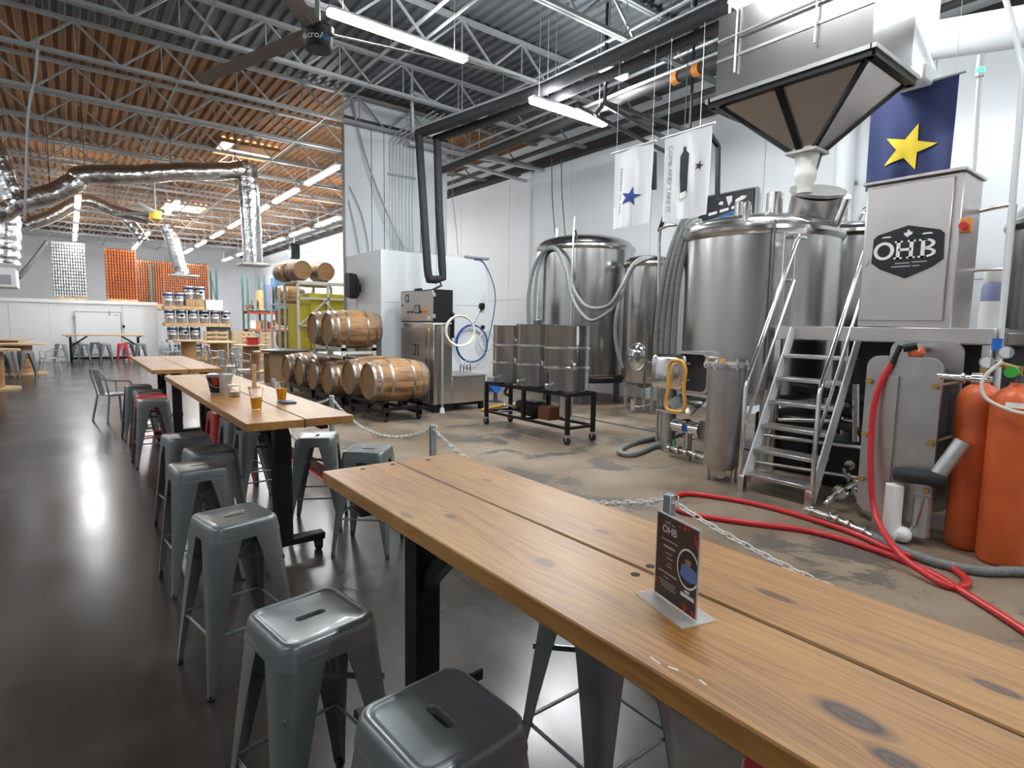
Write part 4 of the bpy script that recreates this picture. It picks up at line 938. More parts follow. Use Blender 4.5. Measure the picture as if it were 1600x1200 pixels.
for yy in (SY0, SY1):
    MB().add([(SX0-.03, yy-.006, ZB+.1), (SX0+.10, yy-.006, ZB+.02), (SX1+.05, yy-.006, PZ-.04), (SX1-.06, yy-.006, PZ-.0), (SX0-.03, yy+.006, ZB+.1), (SX0+.10, yy+.006, ZB+.02), (SX1+.05, yy+.006, PZ-.04), (SX1-.06, yy+.006, PZ)], [(0,1,2,3),(7,6,5,4),(0,4,5,1),(1,5,6,2),(2,6,7,3),(3,7,4,0)]).build('stringer', 'white_paint', t)
    o_ = -.02 if yy < 2.5 else .02
    MB().tube([(SX0-.01, yy+o_, ZB+.06), (SX0-.0, yy+o_, 1.12), (SX0+.03, yy+o_, 1.22), (SX1-.02, yy+o_, 2.58), (SX1+.03, yy+o_, 2.64), (SX1+.16, yy+o_, 2.64)], .021, 10).build('handrail', 'chrome', t)
    MB().tube([(SX0+.0, yy+o_, .72), (SX1, yy+o_, 2.20)], .015, 8).cyl((SX1, yy+o_, PZ-.1), (SX1, yy+o_, 2.58), .018, n=8).build('mid_rail', 'steel', t)
    MB().rbox(SX0-.04, SX0+.03, yy-.03, yy+.03, ZB, ZB+.16, .004).build('foot', 'steel', t)
trd = None; nt_ = 6
for k in range(nt_):
    z = ZB+.18+k*.2285; x = SX0+.02+(z-ZB)/(PZ-ZB)*(SX1-SX0)-.06
    if trd is None:
        x0_, z0_ = x, z
        b = MB().rbox(x-.02, x+.19, SY0+.008, SY1-.008, z-.035, z, .004); trd = b.build('tread', 'satin_steel', t)
        b = MB()
        for i in range(5):
            for j in range(14):
                cx = x+.0+i*.04; cy = SY0+.04+j*.043; s_ = 1 if (i+j) % 2 else -1
                b.bar((cx-.012, cy-.012*s_, z+.001), (cx+.012, cy+.012*s_, z+.001), .007, .004)
        pat = b.build('checker_pattern', 'steel', trd); pat['kind'] = 'stuff'
    else:
        q = trd.copy(); COL.objects.link(q); q.parent = t; q.location = (x-x0_, 0, z-z0_); p2 = pat.copy(); COL.objects.link(p2); p2.parent = q
# ================================================================== OHB CABINET
HX0, HY0, HY1, HZ0, HZ1 = 5.47, 1.455, 2.135, PZ, 2.92
t = thing('control_cabinet', 'tall brushed steel cabinet bearing the black OHB emblem', 'cabinet', (5.75, (HY0+HY1)/2, PZ))
MB().rbox(HX0+.02, HX0+.5, HY0, HY1, HZ0+.005, HZ1, .006).build('body', 'panel_steel', t)
dr = MB().rbox(HX0-.01, HX0+.018, HY0+.055, HY1-.02, HZ0+.06, HZ1-.03, .005).build('door', 'panel_steel', t)
MB().rbox(HX0-.03, HX0+.52, HY0-.02, HY1+.02, HZ1, HZ1+.025, .004).build('roof_cap', 'panel_steel', t)
MB().rbox(HX0-.02, HX0-.008, HY1-.06, HY1-.04, 2.24, 2.32, .003).build('handle', 'steel', dr)
MB().cyl((HX0+.02, HY0-.03, 2.50), (HX0-.04, HY0-.03, 2.50), .028, n=14).build('stop_button', 'red_hose', t); MB().rbox(HX0+.0, HX0+.05, HY0-.07, HY0-.002, 2.45, 2.56, .005).build('button_box', 'amber_plastic', t)
EC = at_x(1417, 391, HX0-.0105); ex = V((0,-1,0)); ey = V((0,0,1))
em = MB().prism([(-.27, .115), (-.235, .15), (.0, .215), (.235, .15), (.27, .115), (.262, -.10), (.20, -.155), (.0, -.24), (-.20, -.155), (-.262, -.10)][::-1], EC, ex*1., ey*1., -.012) if False else None
shield = [(p_[0]*.97, p_[1]*.97) for p_ in [(-.262, -.09), (-.19, -.15), (0, -.235), (.19, -.15), (.262, -.09), (.255, .115), (.225, .145), (0, .205), (-.225, .145), (-.255, .115)]]
em = MB().prism(shield, EC, ex, ey, .012).build('emblem', 'sign_black', dr)
E2 = EC+V((-.0122, 0, 0))
def letters_OHB(o, s, mt, parent, th=.003):
    b = MB(); n = 30; cx = -.155*s
    ou = [o+ex*(cx+.078*s*math.cos(2*PI*i/n))+ey*(.075*s*math.sin(2*PI*i/n)) for i in range(n)]; iu = [o+ex*(cx+.050*s*math.cos(2*PI*i/n))+ey*(.052*s*math.sin(2*PI*i/n)) for i in range(n)]
    off = ex.cross(ey)*th
    b.loft([ou, [q+off for q in ou], [q+off for q in iu], iu]); b.build('letter', mt, parent)
    b = MB(); R = lambda x0, x1, y0, y1: b.prism([(x0*s, y0*s), (x1*s, y0*s), (x1*s, y1*s), (x0*s, y1*s)], o, ex, ey, th)
    for x in (-.047, .047): R(x-.014, x+.014, -.075, .075); R(x-.03, x+.03, -.075, -.06); R(x-.03, x+.03, .06, .075)
    R(-.047, .047, -.010, .012); b.build('letter', mt, parent)
    b = MB(); R = lambda x0, x1, y0, y1: b.prism([(x0*s, y0*s), (x1*s, y0*s), (x1*s, y1*s), (x0*s, y1*s)], o, ex, ey, th)
    R(.115, .143, -.075, .075); R(.098, .16, -.075, -.06); R(.098, .16, .06, .075)
    for (cy, ry, rx) in ((.036, .039, .068), (-.036, .039, .076)):
        m_ = 12
        A_ = [o+ex*((.145+rx*math.cos(-PI/2+PI*i/m_))*s)+ey*((cy+ry*math.sin(-PI/2+PI*i/m_))*s) for i in range(m_+1)]
        B_ = [o+ex*((.145+(rx-.026)*math.cos(-PI/2+PI*i/m_))*s)+ey*((cy+(ry-.016)*math.sin(-PI/2+PI*i/m_))*s) for i in range(m_+1)]
        b.loft([B_, A_, [q+off for q in A_], [q+off for q in B_]], close=False)
    b.build('letter', mt, parent)
letters_OHB(E2-ex*.012+ey*.005, .98, 'sign_white', em)
for (x0, x1, yy) in ((-.185, -.115, .112), (.10, .175, .114)): MB().prism([(x0, yy), (x1, yy), (x1-.01, yy+.012), (x0+.01, yy+.012)], E2, ex, ey, .003).build('accent_bar', 'sign_white', em)
MB().prism([(-.012, .112), (.004, .104), (.012, .115), (.032, .125), (.034, .145), (.014, .146), (.012, .162), (-.003, .162), (-.003, .143), (-.03, .138)], E2, ex, ey, .003).build('state_outline', 'sign_white', em)
b = MB()
for (x0, x1, yy) in ((-.075, .03, -.108), (.045, .15, -.105), (-.10, .04, -.135), (.05, .10, -.135)): b.prism([(x0, yy), (x1, yy), (x1, yy+.010), (x0, yy+.010)], E2, ex, ey, .002)
b.build('small_print', 'ink_grey', em)
# white banded cylinder on the platform and conduits right of the cabinet
t = thing('banded_cylinder', 'white upright cylinder with a blue band on the platform', 'jug', (6.35, 1.40, PZ))
MB().lathe([(.001, PZ), (.085, PZ), (.09, PZ+.02), (.09, PZ+.24), (.001, PZ+.24)], (6.35, 1.40, 0), 20).build('body', 'white_plastic', t); MB().lathe([(.088, PZ+.24), (.088, PZ+.36), (.07, PZ+.40)], (6.35, 1.40, 0), 20).build('blue_band', 'crate_lilac', t); MB().lathe([(.07, PZ+.40), (.08, PZ+.42), (.08, PZ+.52), (.001, PZ+.53)], (6.35, 1.40, 0), 20).build('cap', 'white_plastic', t)
t = thing('lit_pole', 'white vertical conduit with a glowing green ring near its top', 'pole', (6.05, 1.50, PZ))
MB().cyl((6.02, 1.535, 2.80), (6.02, 1.56, 3.78), .018, n=10).build('conduit', 'pipe_white', t); MB().cyl((6.02, 1.56, 3.78), (6.02, 1.56, 3.95), .030, n=12).build('cap', 'pipe_white', t)
MB().cyl((6.02, 1.56, 3.815), (6.02, 1.56, 3.845), .032, n=14).build('green_ring', 'led_green', t); MB().rbox(5.98, 6.06, 1.49, 1.58, 2.74, 2.83, .02).cyl((6.02, 1.53, PZ), (6.02, 1.535, 2.76), .014, n=8).build('junction', 'pipe_white', t)
t = thing('white_pole', 'white vertical pipe rising at the right edge past the platform', 'pole', (5.55, 1.14, ZB))
MB().cyl((5.55, 1.14, ZB), (5.55, 1.18, 3.56), .022, n=12).build('pipe', 'pipe_white', t); MB().tube([(5.55, 1.18, 3.55), (5.75, 1.30, 3.95), (6.0, 1.47, 4.45), (6.3, 1.67, 5.0), (6.8, 1.9, 6.5)], .02, 8).build('slanted_pipe', 'pipe_white', t)
# ================================================================== PLATE HEAT EXCHANGER
def slab(mb, x0, x1, y0, y1, z0, z1, r):
    return mb.loft([rrect(V((x0, (y0+y1)/2, (z0+z1)/2)), V((0,-1,0)), V((0,0,1)), (y1-y0)/2, (z1-z0)/2, r), rrect(V((x1, (y0+y1)/2, (z0+z1)/2)), V((0,-1,0)), V((0,0,1)), (y1-y0)/2, (z1-z0)/2, r)], cap0=True, cap1=True)
PH = (4.95, 1.335, 1.83)
t = thing('heat_exchanger', 'stainless plate heat exchanger standing left of the orange cylinders', 'heat exchanger', (5.15, 1.58, ZB))
slab(MB(), 4.95, 4.985, 1.335, 1.83, .26, 1.50, .09).build('front_plate', 'satin_steel', t)
slab(MB(), 5.40, 5.435, 1.335, 1.83, .26, 1.62, .09).build('rear_plate', 'satin_steel', t)
for k in range(13): slab(MB(), 5.0+k*.0255, 5.014+k*.0255, 1.38, 1.785, .36, 1.42, .07).build('plate', 'dark_steel', t)
for yy in (1.365, 1.80):
    for z in (.52, .88, 1.30): MB().cyl((4.92, yy, z), (5.46, yy, z), .012, n=8).cyl((4.915, yy, z), (4.95, yy, z), .024, n=6).build('tie_bolt', 'brass', t)
MB().box(4.92, 4.95, 1.60, 1.70, ZB, 1.35).build('support_leg', 'panel_steel', t); MB().box(5.40, 5.44, 1.55, 1.65, ZB, .3).build('support_leg', 'panel_steel', t)
MB().cyl((5.05, 1.58, 1.56), (5.45, 1.58, 1.56), .03, n=10).build('carry_bar', 'steel', t)
p = at_x(1432, 551, 5.05); MB().lathe([(.02, -.07), (.045, -.045), (.05, .0), (.045, .045), (.02, .07)], tuple(p), 16, 'x').build('orange_cap', 'orange_paint', t)
MB().cyl((4.94, 1.36, 1.37), (4.94, 1.05, 1.37), .022, n=10).cyl((4.94, 1.16, 1.37), (4.94, 1.10, 1.37), .04, n=12).cyl((4.94, 1.2, 1.37), (4.94, 1.22, 1.37), .036, n=12).build('outlet_pipe', 'chrome', t)
p0 = at_x(1410, 742, 4.90); p1 = at_x(1465, 748, 4.90); p2 = at_x(1505, 690, 4.95)
t = thing('insulated_pipe', 'dark foam insulated pipe elbow in front of the heat exchanger', 'pipe', tuple(p0))
MB().cyl((4.88, p0.y+.04, p0.z), (4.88, p1.y, p1.z), .055, n=16).sphere((4.88, p1.y, p1.z), .07, 14).build('foam_pipe', 'black_foam', t)
MB().cyl((4.88, p1.y, p1.z+.02), tuple(p2), .05, .055, n=16).build('wrapped_pipe', 'galv', t)
p = at_x(1402, 790, 4.87)
t = thing('white_drain_elbow', 'white plastic drain elbow below the insulated pipe', 'pipe', (p.x, p.y, ZB))
MB().tube([(4.85, p.y+.02, p.z+.16), (4.85, p.y+.02, p.z-.12), (4.85, p.y+.0, p.z-.2), (4.84, p.y-.05, p.z-.22)], .06, 14).sphere((4.84, p.y-.06, p.z-.2), .06, 12).build('elbow', 'pvc', t)
t = thing('grey_drain_stub', 'grey plastic pipe stub beside the white elbow', 'pipe', (5.0, 1.36, ZB)); q = at_x(1440, 800, 4.93)
MB().cyl((4.93, q.y, ZB+.06), (4.93, q.y, q.z+.12), .06, n=16).build('stub', 'conduit', t); MB().tube([(4.86, q.y+.05, .22), (4.84, q.y+.0, .28), (4.84, q.y-.03, .48)], .008, 6).build('lever', 'steel', t)
# fittings on the floor in front
def fitting(px, label, pipes, discs, mt='chrome'):
    pts = [at_z(x, y, z) for x, y, z in px]; t = thing('pipe_fitting', label, 'fitting', (pts[0].x, pts[0].y, ZB), 'steel pipe fittings')
    MB().tube(pts, pipes, 10).build('pipe', mt, t)
    L = [(pts[i+1]-pts[i]).length for i in range(len(pts)-1)]; tot = sum(L)
    for u, r, w_ in discs:
        s_ = u*tot
        for i, l in enumerate(L):
            if s_ <= l or i == len(L)-1: break
            s_ -= l
        d_ = (pts[i+1]-pts[i]).normalized(); c_ = pts[i]+d_*s_; MB().cyl(c_-d_*w_, c_+d_*w_, r, n=14).build('clamp', mt, t)
    return t, pts
fitting([(1258, 795, .17), (1300, 808, .17), (1345, 828, .16), (1368, 840, .15)], 'steel sight-glass fitting at the end of the ribbed grey hose', .022, ((.1, .04, .012), (.35, .038, .01), (.45, .038, .01), (.62, .04, .012), (.85, .036, .01)))
fitting([(1290, 788, .2), (1300, 778, .26), (1325, 760, .33), (1345, 752, .36)], 'steel butterfly valve with round gauge below the steps', .022, ((.12, .03, .01), (.42, .062, .016), (.9, .036, .012)))
fitting([(1335, 765, .3), (1345, 785, .24), (1360, 800, .2), (1375, 806, .18)], 'curved steel pipe bend under the heat exchanger', .026, ((.2, .045, .012), (.5, .042, .01)))
fitting([(1325, 700, .45), (1330, 725, .42), (1318, 735, .42), (1322, 745, .36), (1350, 748, .36)], 'looped steel piping between the steps and heat exchanger', .022, ((.2, .04, .01), (.6, .045, .012), (.9, .045, .012)), 'steel')
# under-platform piping
t = thing('underdeck_piping', 'grey pipes and added black shapes darkening the space under the platform', 'piping', (6.3, 2.3, ZB))
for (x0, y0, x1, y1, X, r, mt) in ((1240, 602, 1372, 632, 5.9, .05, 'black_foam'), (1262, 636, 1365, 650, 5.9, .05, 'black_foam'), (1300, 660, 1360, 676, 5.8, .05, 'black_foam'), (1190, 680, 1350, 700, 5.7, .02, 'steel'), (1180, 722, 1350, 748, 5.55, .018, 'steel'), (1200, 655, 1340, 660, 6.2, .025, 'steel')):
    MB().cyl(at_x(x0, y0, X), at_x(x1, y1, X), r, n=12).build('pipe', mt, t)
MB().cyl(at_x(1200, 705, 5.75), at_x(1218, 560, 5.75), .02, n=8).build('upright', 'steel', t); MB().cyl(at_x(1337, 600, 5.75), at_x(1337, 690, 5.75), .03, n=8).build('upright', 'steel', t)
MB().lathe([(.05, .35), (.66, .5), (.70, .6), (.70, 1.57)], (6.85, 1.93, 0), 40).build('dark_backdrop', 'black_foam', t)  # black shape added as a backdrop to darken the space below the deck
MB().rbox(5.98, 6.30, 1.75, 2.65, ZB, .62, .02).build('pump_box', 'black_paint', t)  # another added black box that keeps the underdeck dark
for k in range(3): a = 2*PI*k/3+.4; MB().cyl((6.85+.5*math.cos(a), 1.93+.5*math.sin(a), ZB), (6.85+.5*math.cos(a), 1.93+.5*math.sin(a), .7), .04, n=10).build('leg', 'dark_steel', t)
# ================================================================== ORANGE CYLINDERS
def gas(c, top, label):
    x, y = c; t = thing('gas_cylinder', label, 'gas cylinder', (x, y, ZB), 'orange gas cylinders'); r = .135
    MB().lathe([(.10, ZB), (r-.01, ZB+.01), (r, ZB+.04), (r, top-.14)]+[(r*math.cos(PI/2*k/8)*.999+.0, top-.14+.14*math.sin(PI/2*k/8)) for k in range(1, 7)]+[(.045, top), (.04, top+.02)], (x, y, 0), 40).build('bottle', 'orange_paint', t)
    MB().cyl((x, y, top), (x, y, top+.07), .035, n=14).build('neck_ring', 'dark_steel', t); MB().cyl((x, y, top+.06), (x, y, top+.13), .018, n=10).build('valve_stem', 'brass', t)
    return t
g1 = gas((4.99, .925), 1.34, 'front orange gas cylinder with a green valve and gauges')
g2 = gas((5.16, 1.155), 1.33, 'orange gas cylinder half hidden behind the front one')
p = V((4.99, .925, 1.45))
MB().cyl(p+V((-.07, .03, -.02)), p+V((-.02, .03, -.02)), .038, n=14).build('valve_wheel', 'green_plastic', g1)
for (dx, dy, dz) in ((-.08, .16, .04), (-.06, .07, .11)):
    q = p+V((dx, dy, dz)); MB().cyl(q, q+V((-.03, -.01, 0)), .042, n=20).build('gauge', 'chrome', g1); MB().cyl(q+V((-.03, -.01, 0)), q+V((-.032, -.011, 0)), .035, n=20).build('gauge_face', 'sign_white', g1)
MB().cyl(p+V((-.02, .0, 0)), p+V((-.02, .18, .05)), .018, n=10).build('regulator', 'brass', g1); MB().cyl(p+V((-.05, .12, .12)), p+V((-.05, .12, .2)), .03, n=10).build('regulator_knob', 'blue_plastic', g1)
b = MB()
ls = [[V((4.99+.1365*math.cos(a)*k1, .925+.1365*math.sin(a)*k1, z)) for a in [PI*.93+PI*.28*i/8 for i in range(9)]] for z, k1 in ((1.20, 1.0), (1.235, .97))]
b.loft(ls, close=False).build('paper_label', 'white_plastic', g1)
hp = [(4.90, 1.0, 1.5), (4.86, 1.08, 1.38), (4.84, 1.06, 1.26), (4.83, .93, 1.19), (4.84, .80, 1.18), (4.95, .70, 1.25), (5.1, .7, 1.4)]
tag(MB().tube(hp, .012, 8, sub=6).build('gas_hose', 'white_hose'), 'cream gas hose wrapped round the front orange cylinder', 'hose')
# ================================================================== FLOOR HOSES
def px_hose(pts, r, name, mt, label, sub=8, ribs=None):
    q = [at_z(*p) if len(p) == 3 else V(p[:3]) for p in pts]
    return tag(MB().tube(q, r, 10, sub=sub, r_fn=ribs).build(name, mt), label, 'hose')
zf = ZB+.022
px_hose([(4.93, 1.66, 1.44, 0), (4.885, 1.70, 1.30, 0), (4.86, 1.73, 1.05, 0), (4.80, 1.69, .6, 0), (4.72, 1.60, .30, 0), (1403, 862, .22), (1440, 893, .17), (1485, 917, zf), (1512, 910, zf), (1480, 884, zf), (1400, 862, zf), (1320, 828, zf), (1200, 792, zf), (1110, 775, zf), (1066, 772, zf), (1048, 786, zf), (1075, 802, zf), (1160, 816, zf), (1270, 831, zf), (1370, 860, zf), (1450, 893, zf), (1525, 937, zf), (1620, 998, zf), (3.2, -.1, zf, 0)], .022, 'red_hose', 'red_hose', 'long red hose looping over the floor and up the heat exchanger')
t = MB().cyl((4.93, 1.66, 1.42), (4.97, 1.62, 1.58), .02, n=10).cyl((4.97, 1.60, 1.56), (5.0, 1.52, 1.58), .03, n=10).build('hose_nozzle', 'black_paint'); tag(t, 'black nozzle end of the red hose on the heat exchanger', 'nozzle')
px_hose([(1366, 839, .15), (1400, 856, .15), (1460, 878, .15), (1530, 892, .15), (1620, 898, .15), (4.6, .3, .15, 0)], .033, 'ribbed_hose', 'grey_hose', 'grey ribbed hose running right from the steel fittings', sub=30, ribs=lambda u: 1+.05*math.sin(u*260))
px_hose([(1100, 662, .55), (1075, 672, .38), (1030, 694, .17), (990, 710, .15), (968, 706, .15), (985, 694, .15), (1030, 682, .16), (1065, 672, .2)], .036, 'grey_hose', 'grey_hose', 'grey hose curling on the floor under the kettle')
# hoses draped on the tanks
def vhose(pts, r, label, mt='grey_hose'):
    return tag(MB().tube([at_x(*p) for p in pts], r, 9, sub=8).build('draped_hose', mt), label, 'hose')
vhose([(826, 505, 7.45), (826, 460, 7.45), (838, 410, 7.5), (860, 386, 7.55), (878, 400, 7.5), (890, 440, 7.45), (915, 478, 7.4), (950, 478, 7.4), (970, 450, 7.5), (985, 420, 7.7), (1000, 405, 7.9), (1022, 404, 8.0)], .035, 'grey hose arched over the bright tank and sagging right')
vhose([(835, 505, 7.5), (838, 440, 7.5), (848, 398, 7.55), (868, 390, 7.5), (884, 420, 7.42), (895, 468, 7.38), (920, 500, 7.35), (948, 490, 7.4), (966, 468, 7.5), (974, 455, 7.6)], .032, 'second grey hose sagging lower across the bright tank')
vhose([(1020, 402, 7.95), (992, 415, 7.8), (975, 450, 7.7), (962, 500, 7.6), (963, 540, 7.6), (972, 575, 7.7)], .035, 'grey hose hanging in the gap beside the slim tank')
for k, (dx, lab) in enumerate(((0, 'leftmost grey hose hanging before the kettle'), (9, 'second grey hose from the left before the kettle'), (18, 'third grey hose hanging before the kettle'), (27, 'rightmost grey hose hanging against the kettle'))):
    vhose([(1085+dx*.6, 338+k*4, 6.2), (1068+dx*.7, 345+k*3, 6.1), (1052+dx*.8, 380, 6.0), (1036+dx*.9, 440, 5.95), (1026+dx, 520, 5.95), (1026+dx*.9, 580, 5.95), (1036+dx*.5, 625, 5.95)], .034, lab)
t = thing('hose_stand', 'steel tube frame carrying the grey hoses left of the kettle', 'frame', (6.05, 4.95, ZB))
q0 = at_x(1030, 355, 6.1); q1 = at_x(1095, 350, 6.1)
MB().tube([at_x(1028, 640, 6.1), at_x(1030, 380, 6.1), at_x(1032, 358, 6.1), at_x(1045, 352, 6.1), at_x(1090, 350, 6.1), at_x(1100, 356, 6.15), at_x(1100, 372, 6.2)], .02, 8).build('frame_tube', 'steel', t)
q = at_x(1028, 640, 6.1); MB().cyl(q, (q.x, q.y, ZB), .02, n=8).build('frame_leg', 'steel', t)
# ================================================================== GRIST HOPPER
HX, HXB, HYA, HYB, HZ = 5.0, 5.86, 1.98, 3.40, 3.88
t = thing('grist_hopper', 'big hanging steel grain hopper with a pyramid bottom', 'hopper', ((HX+HXB)/2, (HYA+HYB)/2, 2.95))
MB().box(HX+.02, HXB-.02, HYA+.02, HYB-.04, HZ, 4.62).build('bin', 'steel', t)
for (z) in (4.2, 4.22): pass
MB().box(HX+.012, HX+.021, HYA+.02, HYB-.04, 4.20, 4.225).build('seam_strip', 'satin_steel', t)
MB().cyl((HX-.01, HYA+.1, 4.38), (HX-.01, HYB-.06, 4.38), .012, n=8).cyl((HX-.01, HYB-.25, 4.05), (HX-.01, HYB-.25, 4.62), .010, n=8).cyl((HX-.01, HYA+.45, 4.05), (HX-.01, HYA+.45, 4.62), .010, n=8).build('surface_conduit', 'conduit', t)
b = MB(); F = .035
b.box(HX-F, HXB+F, HYA-F, HYA+.01, HZ-.035, HZ).box(HX-F, HXB+F, HYB-.02, HYB+F, HZ-.035, HZ).box(HX-F, HX+.01, HYA, HYB, HZ-.035, HZ).box(HXB-.01, HXB+F, HYA, HYB, HZ-.035, HZ)
b.build('rim_flange', 'satin_steel', t)
b = MB(); G = .05
b.box(HX-.02, HX+.05, HYA, HYB, HZ-.085, HZ-.035).box(HXB-.05, HXB+.02, HYA, HYB, HZ-.085, HZ-.035).box(HX, HXB, HYA-.02, HYA+.05, HZ-.085, HZ-.035).box(HX, HXB, HYB-.05, HYB+.02, HZ-.085, HZ-.035); b.build('angle_frame', 'black_paint', t)
OX, OY, OZ = 5.42, 2.64, 3.30
top = [V((HX+.03, HYA+.03, HZ-.04)), V((HXB-.03, HYA+.03, HZ-.04)), V((HXB-.03, HYB-.04, HZ-.04)), V((HX+.03, HYB-.04, HZ-.04))]
bot = [V((OX-.09, OY-.10, OZ)), V((OX+.09, OY-.10, OZ)), V((OX+.09, OY+.10, OZ)), V((OX-.09, OY+.10, OZ))]
names = 'side_panel'
for i in range(4):
    j = (i+1) % 4; MB().add([top[i], top[j], bot[j], bot[i]], [(0,3,2,1)]).build('side_panel', 'panel_steel', t)
for i in range(4): MB().bar(top[i], bot[i], .035, .035).build('corner_rib', 'black_paint', t)
MB().bar((HX+.02, (HYA+HYB)/2+.06, HZ-.05), (OX-.105, OY+.02, OZ+.02), .05, .04, up=(1,0,0)).build('middle_rib', 'black_paint', t)
MB().bar((HXB-.02, (HYA+HYB)/2, HZ-.05), (OX+.105, OY+.0, OZ+.02), .05, .04, up=(1,0,0)).build('middle_rib', 'black_paint', t)
MB().rbox(OX-.13, OX+.13, OY-.14, OY+.14, OZ-.02, OZ+.01, .004).build('outlet_flange', 'satin_steel', t)
MB().lathe([(.11, OZ-.02), (.09, OZ-.10), (.085, OZ-.14), (.095, OZ-.18), (.09, OZ-.24), (.065, OZ-.30), (.065, OZ-.36), (.055, OZ-.36)], (OX, OY, 0), 20).build('outlet_sleeve', 'white_plastic', t)
MB().bar((OX+.07, OY-.09, OZ), (OX+.02, OY-.06, OZ-.22), .03).build('sleeve_brace', 'dark_steel', t)
for (x, yy) in ((HX+.06, HYA+.08), (HX+.06, HYB-.12), (HXB-.06, HYA+.08), (HXB-.06, HYB-.12)): MB().cyl((x, yy, 4.6), (x, yy, 6.5), .012, n=8).build('hanger_rod', 'conduit', t)
t = thing('auger_tubes', 'pair of grey grain auger tubes rising beside the hopper', 'auger', (6.2, 2.1, 3.5))
qa, qb = at_x(1416, 120, 6.5), at_x(1368, -25, 6.2); MB().cyl(qa, qb, .06, n=14).build('auger_tube', 'satin_steel', t)
qc, qd = at_x(1452, 125, 6.9), at_x(1398, -20, 6.5); MB().cyl(qc, qd, .075, n=14).build('auger_tube', 'pipe_white', t)
MB().rbox(qa.x-.1, qc.x+.1, qc.y-.12, qa.y+.1, qa.z-.1, qa.z+.06, .02).build('auger_foot', 'pipe_white', t)
MB().cyl(qb, (qb.x, qb.y, 6.5), .012, n=6).build('hanger_rod', 'conduit', t); MB().cyl(qd, (qd.x, qd.y, 6.5), .012, n=6).build('hanger_rod', 'conduit', t)
t = thing('white_duct', 'thick white exhaust pipe running to the right edge above the flag', 'duct', (8.0, 1.6, 4.9)); qa = at_x(1432, 68, 8.); qb = at_x(1640, 35, 8.)
MB().cyl(qa, qb, .2, n=24).build('pipe', 'pipe_white', t); MB().sphere(qa, .2, 16).build('elbow', 'pipe_white', t); MB().cyl(qa, (qa.x, qa.y, 6.5), .2, n=24).build('riser', 'pipe_white', t)
t = thing('vent_stack', 'white vertical vent pipe on the wall behind the rear tank', 'duct', (9.6, 4.0, 3.1))
MB().cyl((9.6, 4.05, 3.0), (9.6, 4.15, 6.4), .14, n=20).build('pipe', 'pipe_white', t); [MB().box(9.58, 9.97, 4.03, 4.12, z_, z_+.05).build('wall_bracket', 'ink_grey', t) for z_ in (4., 5.3)]
p = at_x(1309, 338, 9.3); t = thing('toy_plant', 'small bright green plastic plant on top of the rear tank', 'plant', (8.62, 3.45, 3.1))
for k in range(7): a = k*.9; MB().bar((8.45, 3.75, 3.08), (8.45+.05*math.cos(a), 3.75+.07*math.sin(a), 3.32+.03*(k % 3)), .02, .008).build('leaf', 'green_plastic', t)
MB().cyl((8.45, 3.75, 3.0), (8.45, 3.75, 3.1), .04, n=10).build('pot', 'black_paint', t)
# ================================================================== FLAGS + SIGN
def flag(name, label, X, ya, yb, za, zb, wave, mt, tilt=0., skew=None):
    t = thing(name, label, 'flag', (X, (ya+yb)/2, zb))
    def P(u, v, off=0.):       # u across (left in the picture = high y), v down
        y = yb+(ya-yb)*u; z = zb+(za-zb)*v
        x = X+wave*math.sin(u*9+v*2.2)*(.35+.65*v)+wave*.5*math.sin(u*21-v*3)*v
        if skew: y, z = skew(u, v, y, z)
        return V((x-off, y, z))
    nu, nv = 26, 22; vs = [P(i/nu, j/nv) for j in range(nv+1) for i in range(nu+1)]; n = len(vs)
    vs += [P(i/nu, j/nv, -.004) for j in range(nv+1) for i in range(nu+1)]
    fs = []
    for j in range(nv):
        for i in range(nu): a = j*(nu+1)+i; fs.append((a, a+nu+1, a+nu+2, a+1)); fs.append((n+a, n+a+1, n+a+nu+2, n+a+nu+1))
    for i in range(nu): fs.append((i, i+1, n+i+1, n+i)); a = nv*(nu+1)+i; fs.append((a+1, a, n+a, n+a+1))
    for j in range(nv): a = j*(nu+1); fs.append((a+nu+1, a, n+a, n+a+nu+1)); a += nu; fs.append((a, a+nu+1, n+a+nu+1, n+a))
    MB().add(vs, fs).build('cloth', mt, t, angle=80)
    return t, P
def patch(P, poly, mt, parent, name, off=.008, asp=1.):
    b = MB(); cx = sum(p[0] for p in poly)/len(poly); cy = sum(p[1] for p in poly)/len(poly); R = 4; n = len(poly); vs = [P(cx, cy, off)]; 
    fine = []
    for i in range(n):
        p, q = poly[i], poly[(i+1) % n]
        for k in range(4): fine.append((p[0]+(q[0]-p[0])*k/4, p[1]+(q[1]-p[1])*k/4))
    n = len(fine)
    for r in range(1, R+1):
        for (u, v) in fine: vs.append(P(cx+(u-cx)*r/R, cy+(v-cy)*r/R, off))
    fs = [(0, 1+i, 1+(i+1) % n) for i in range(n)]
    for r in range(R-1):
        for i in range(n): j = (i+1) % n; fs.append((1+r*n+i, 1+(r+1)*n+i, 1+(r+1)*n+j, 1+r*n+j))
    m_ = len(vs); back = [p+V((.004,0,0)) for p in vs[1+(R-1)*n:]]; vs += back
    for i in range(n): j = (i+1) % n; a = 1+(R-1)*n; fs.append((a+i, m_+i, m_+j, a+j))
    return b.add(vs, fs).build(name, mt, parent, angle=80)
def star(cx, cy, r, asp, rot=0., inner=.40):
    return [(cx+(r if k % 2 == 0 else r*inner)*math.sin(rot+PI*k/5), cy-(r if k % 2 == 0 else r*inner)*math.cos(rot+PI*k/5)*asp) for k in range(10)]
t, P = flag('navy_flag', 'navy flag with one large yellow star above the steel cabinet', 6.62, 1.87, 2.60, 3.13, 4.06, .018, 'cloth_navy')
patch(P, star(.50, .62, .33, .74, .32), 'star_yellow', t, 'yellow_star')
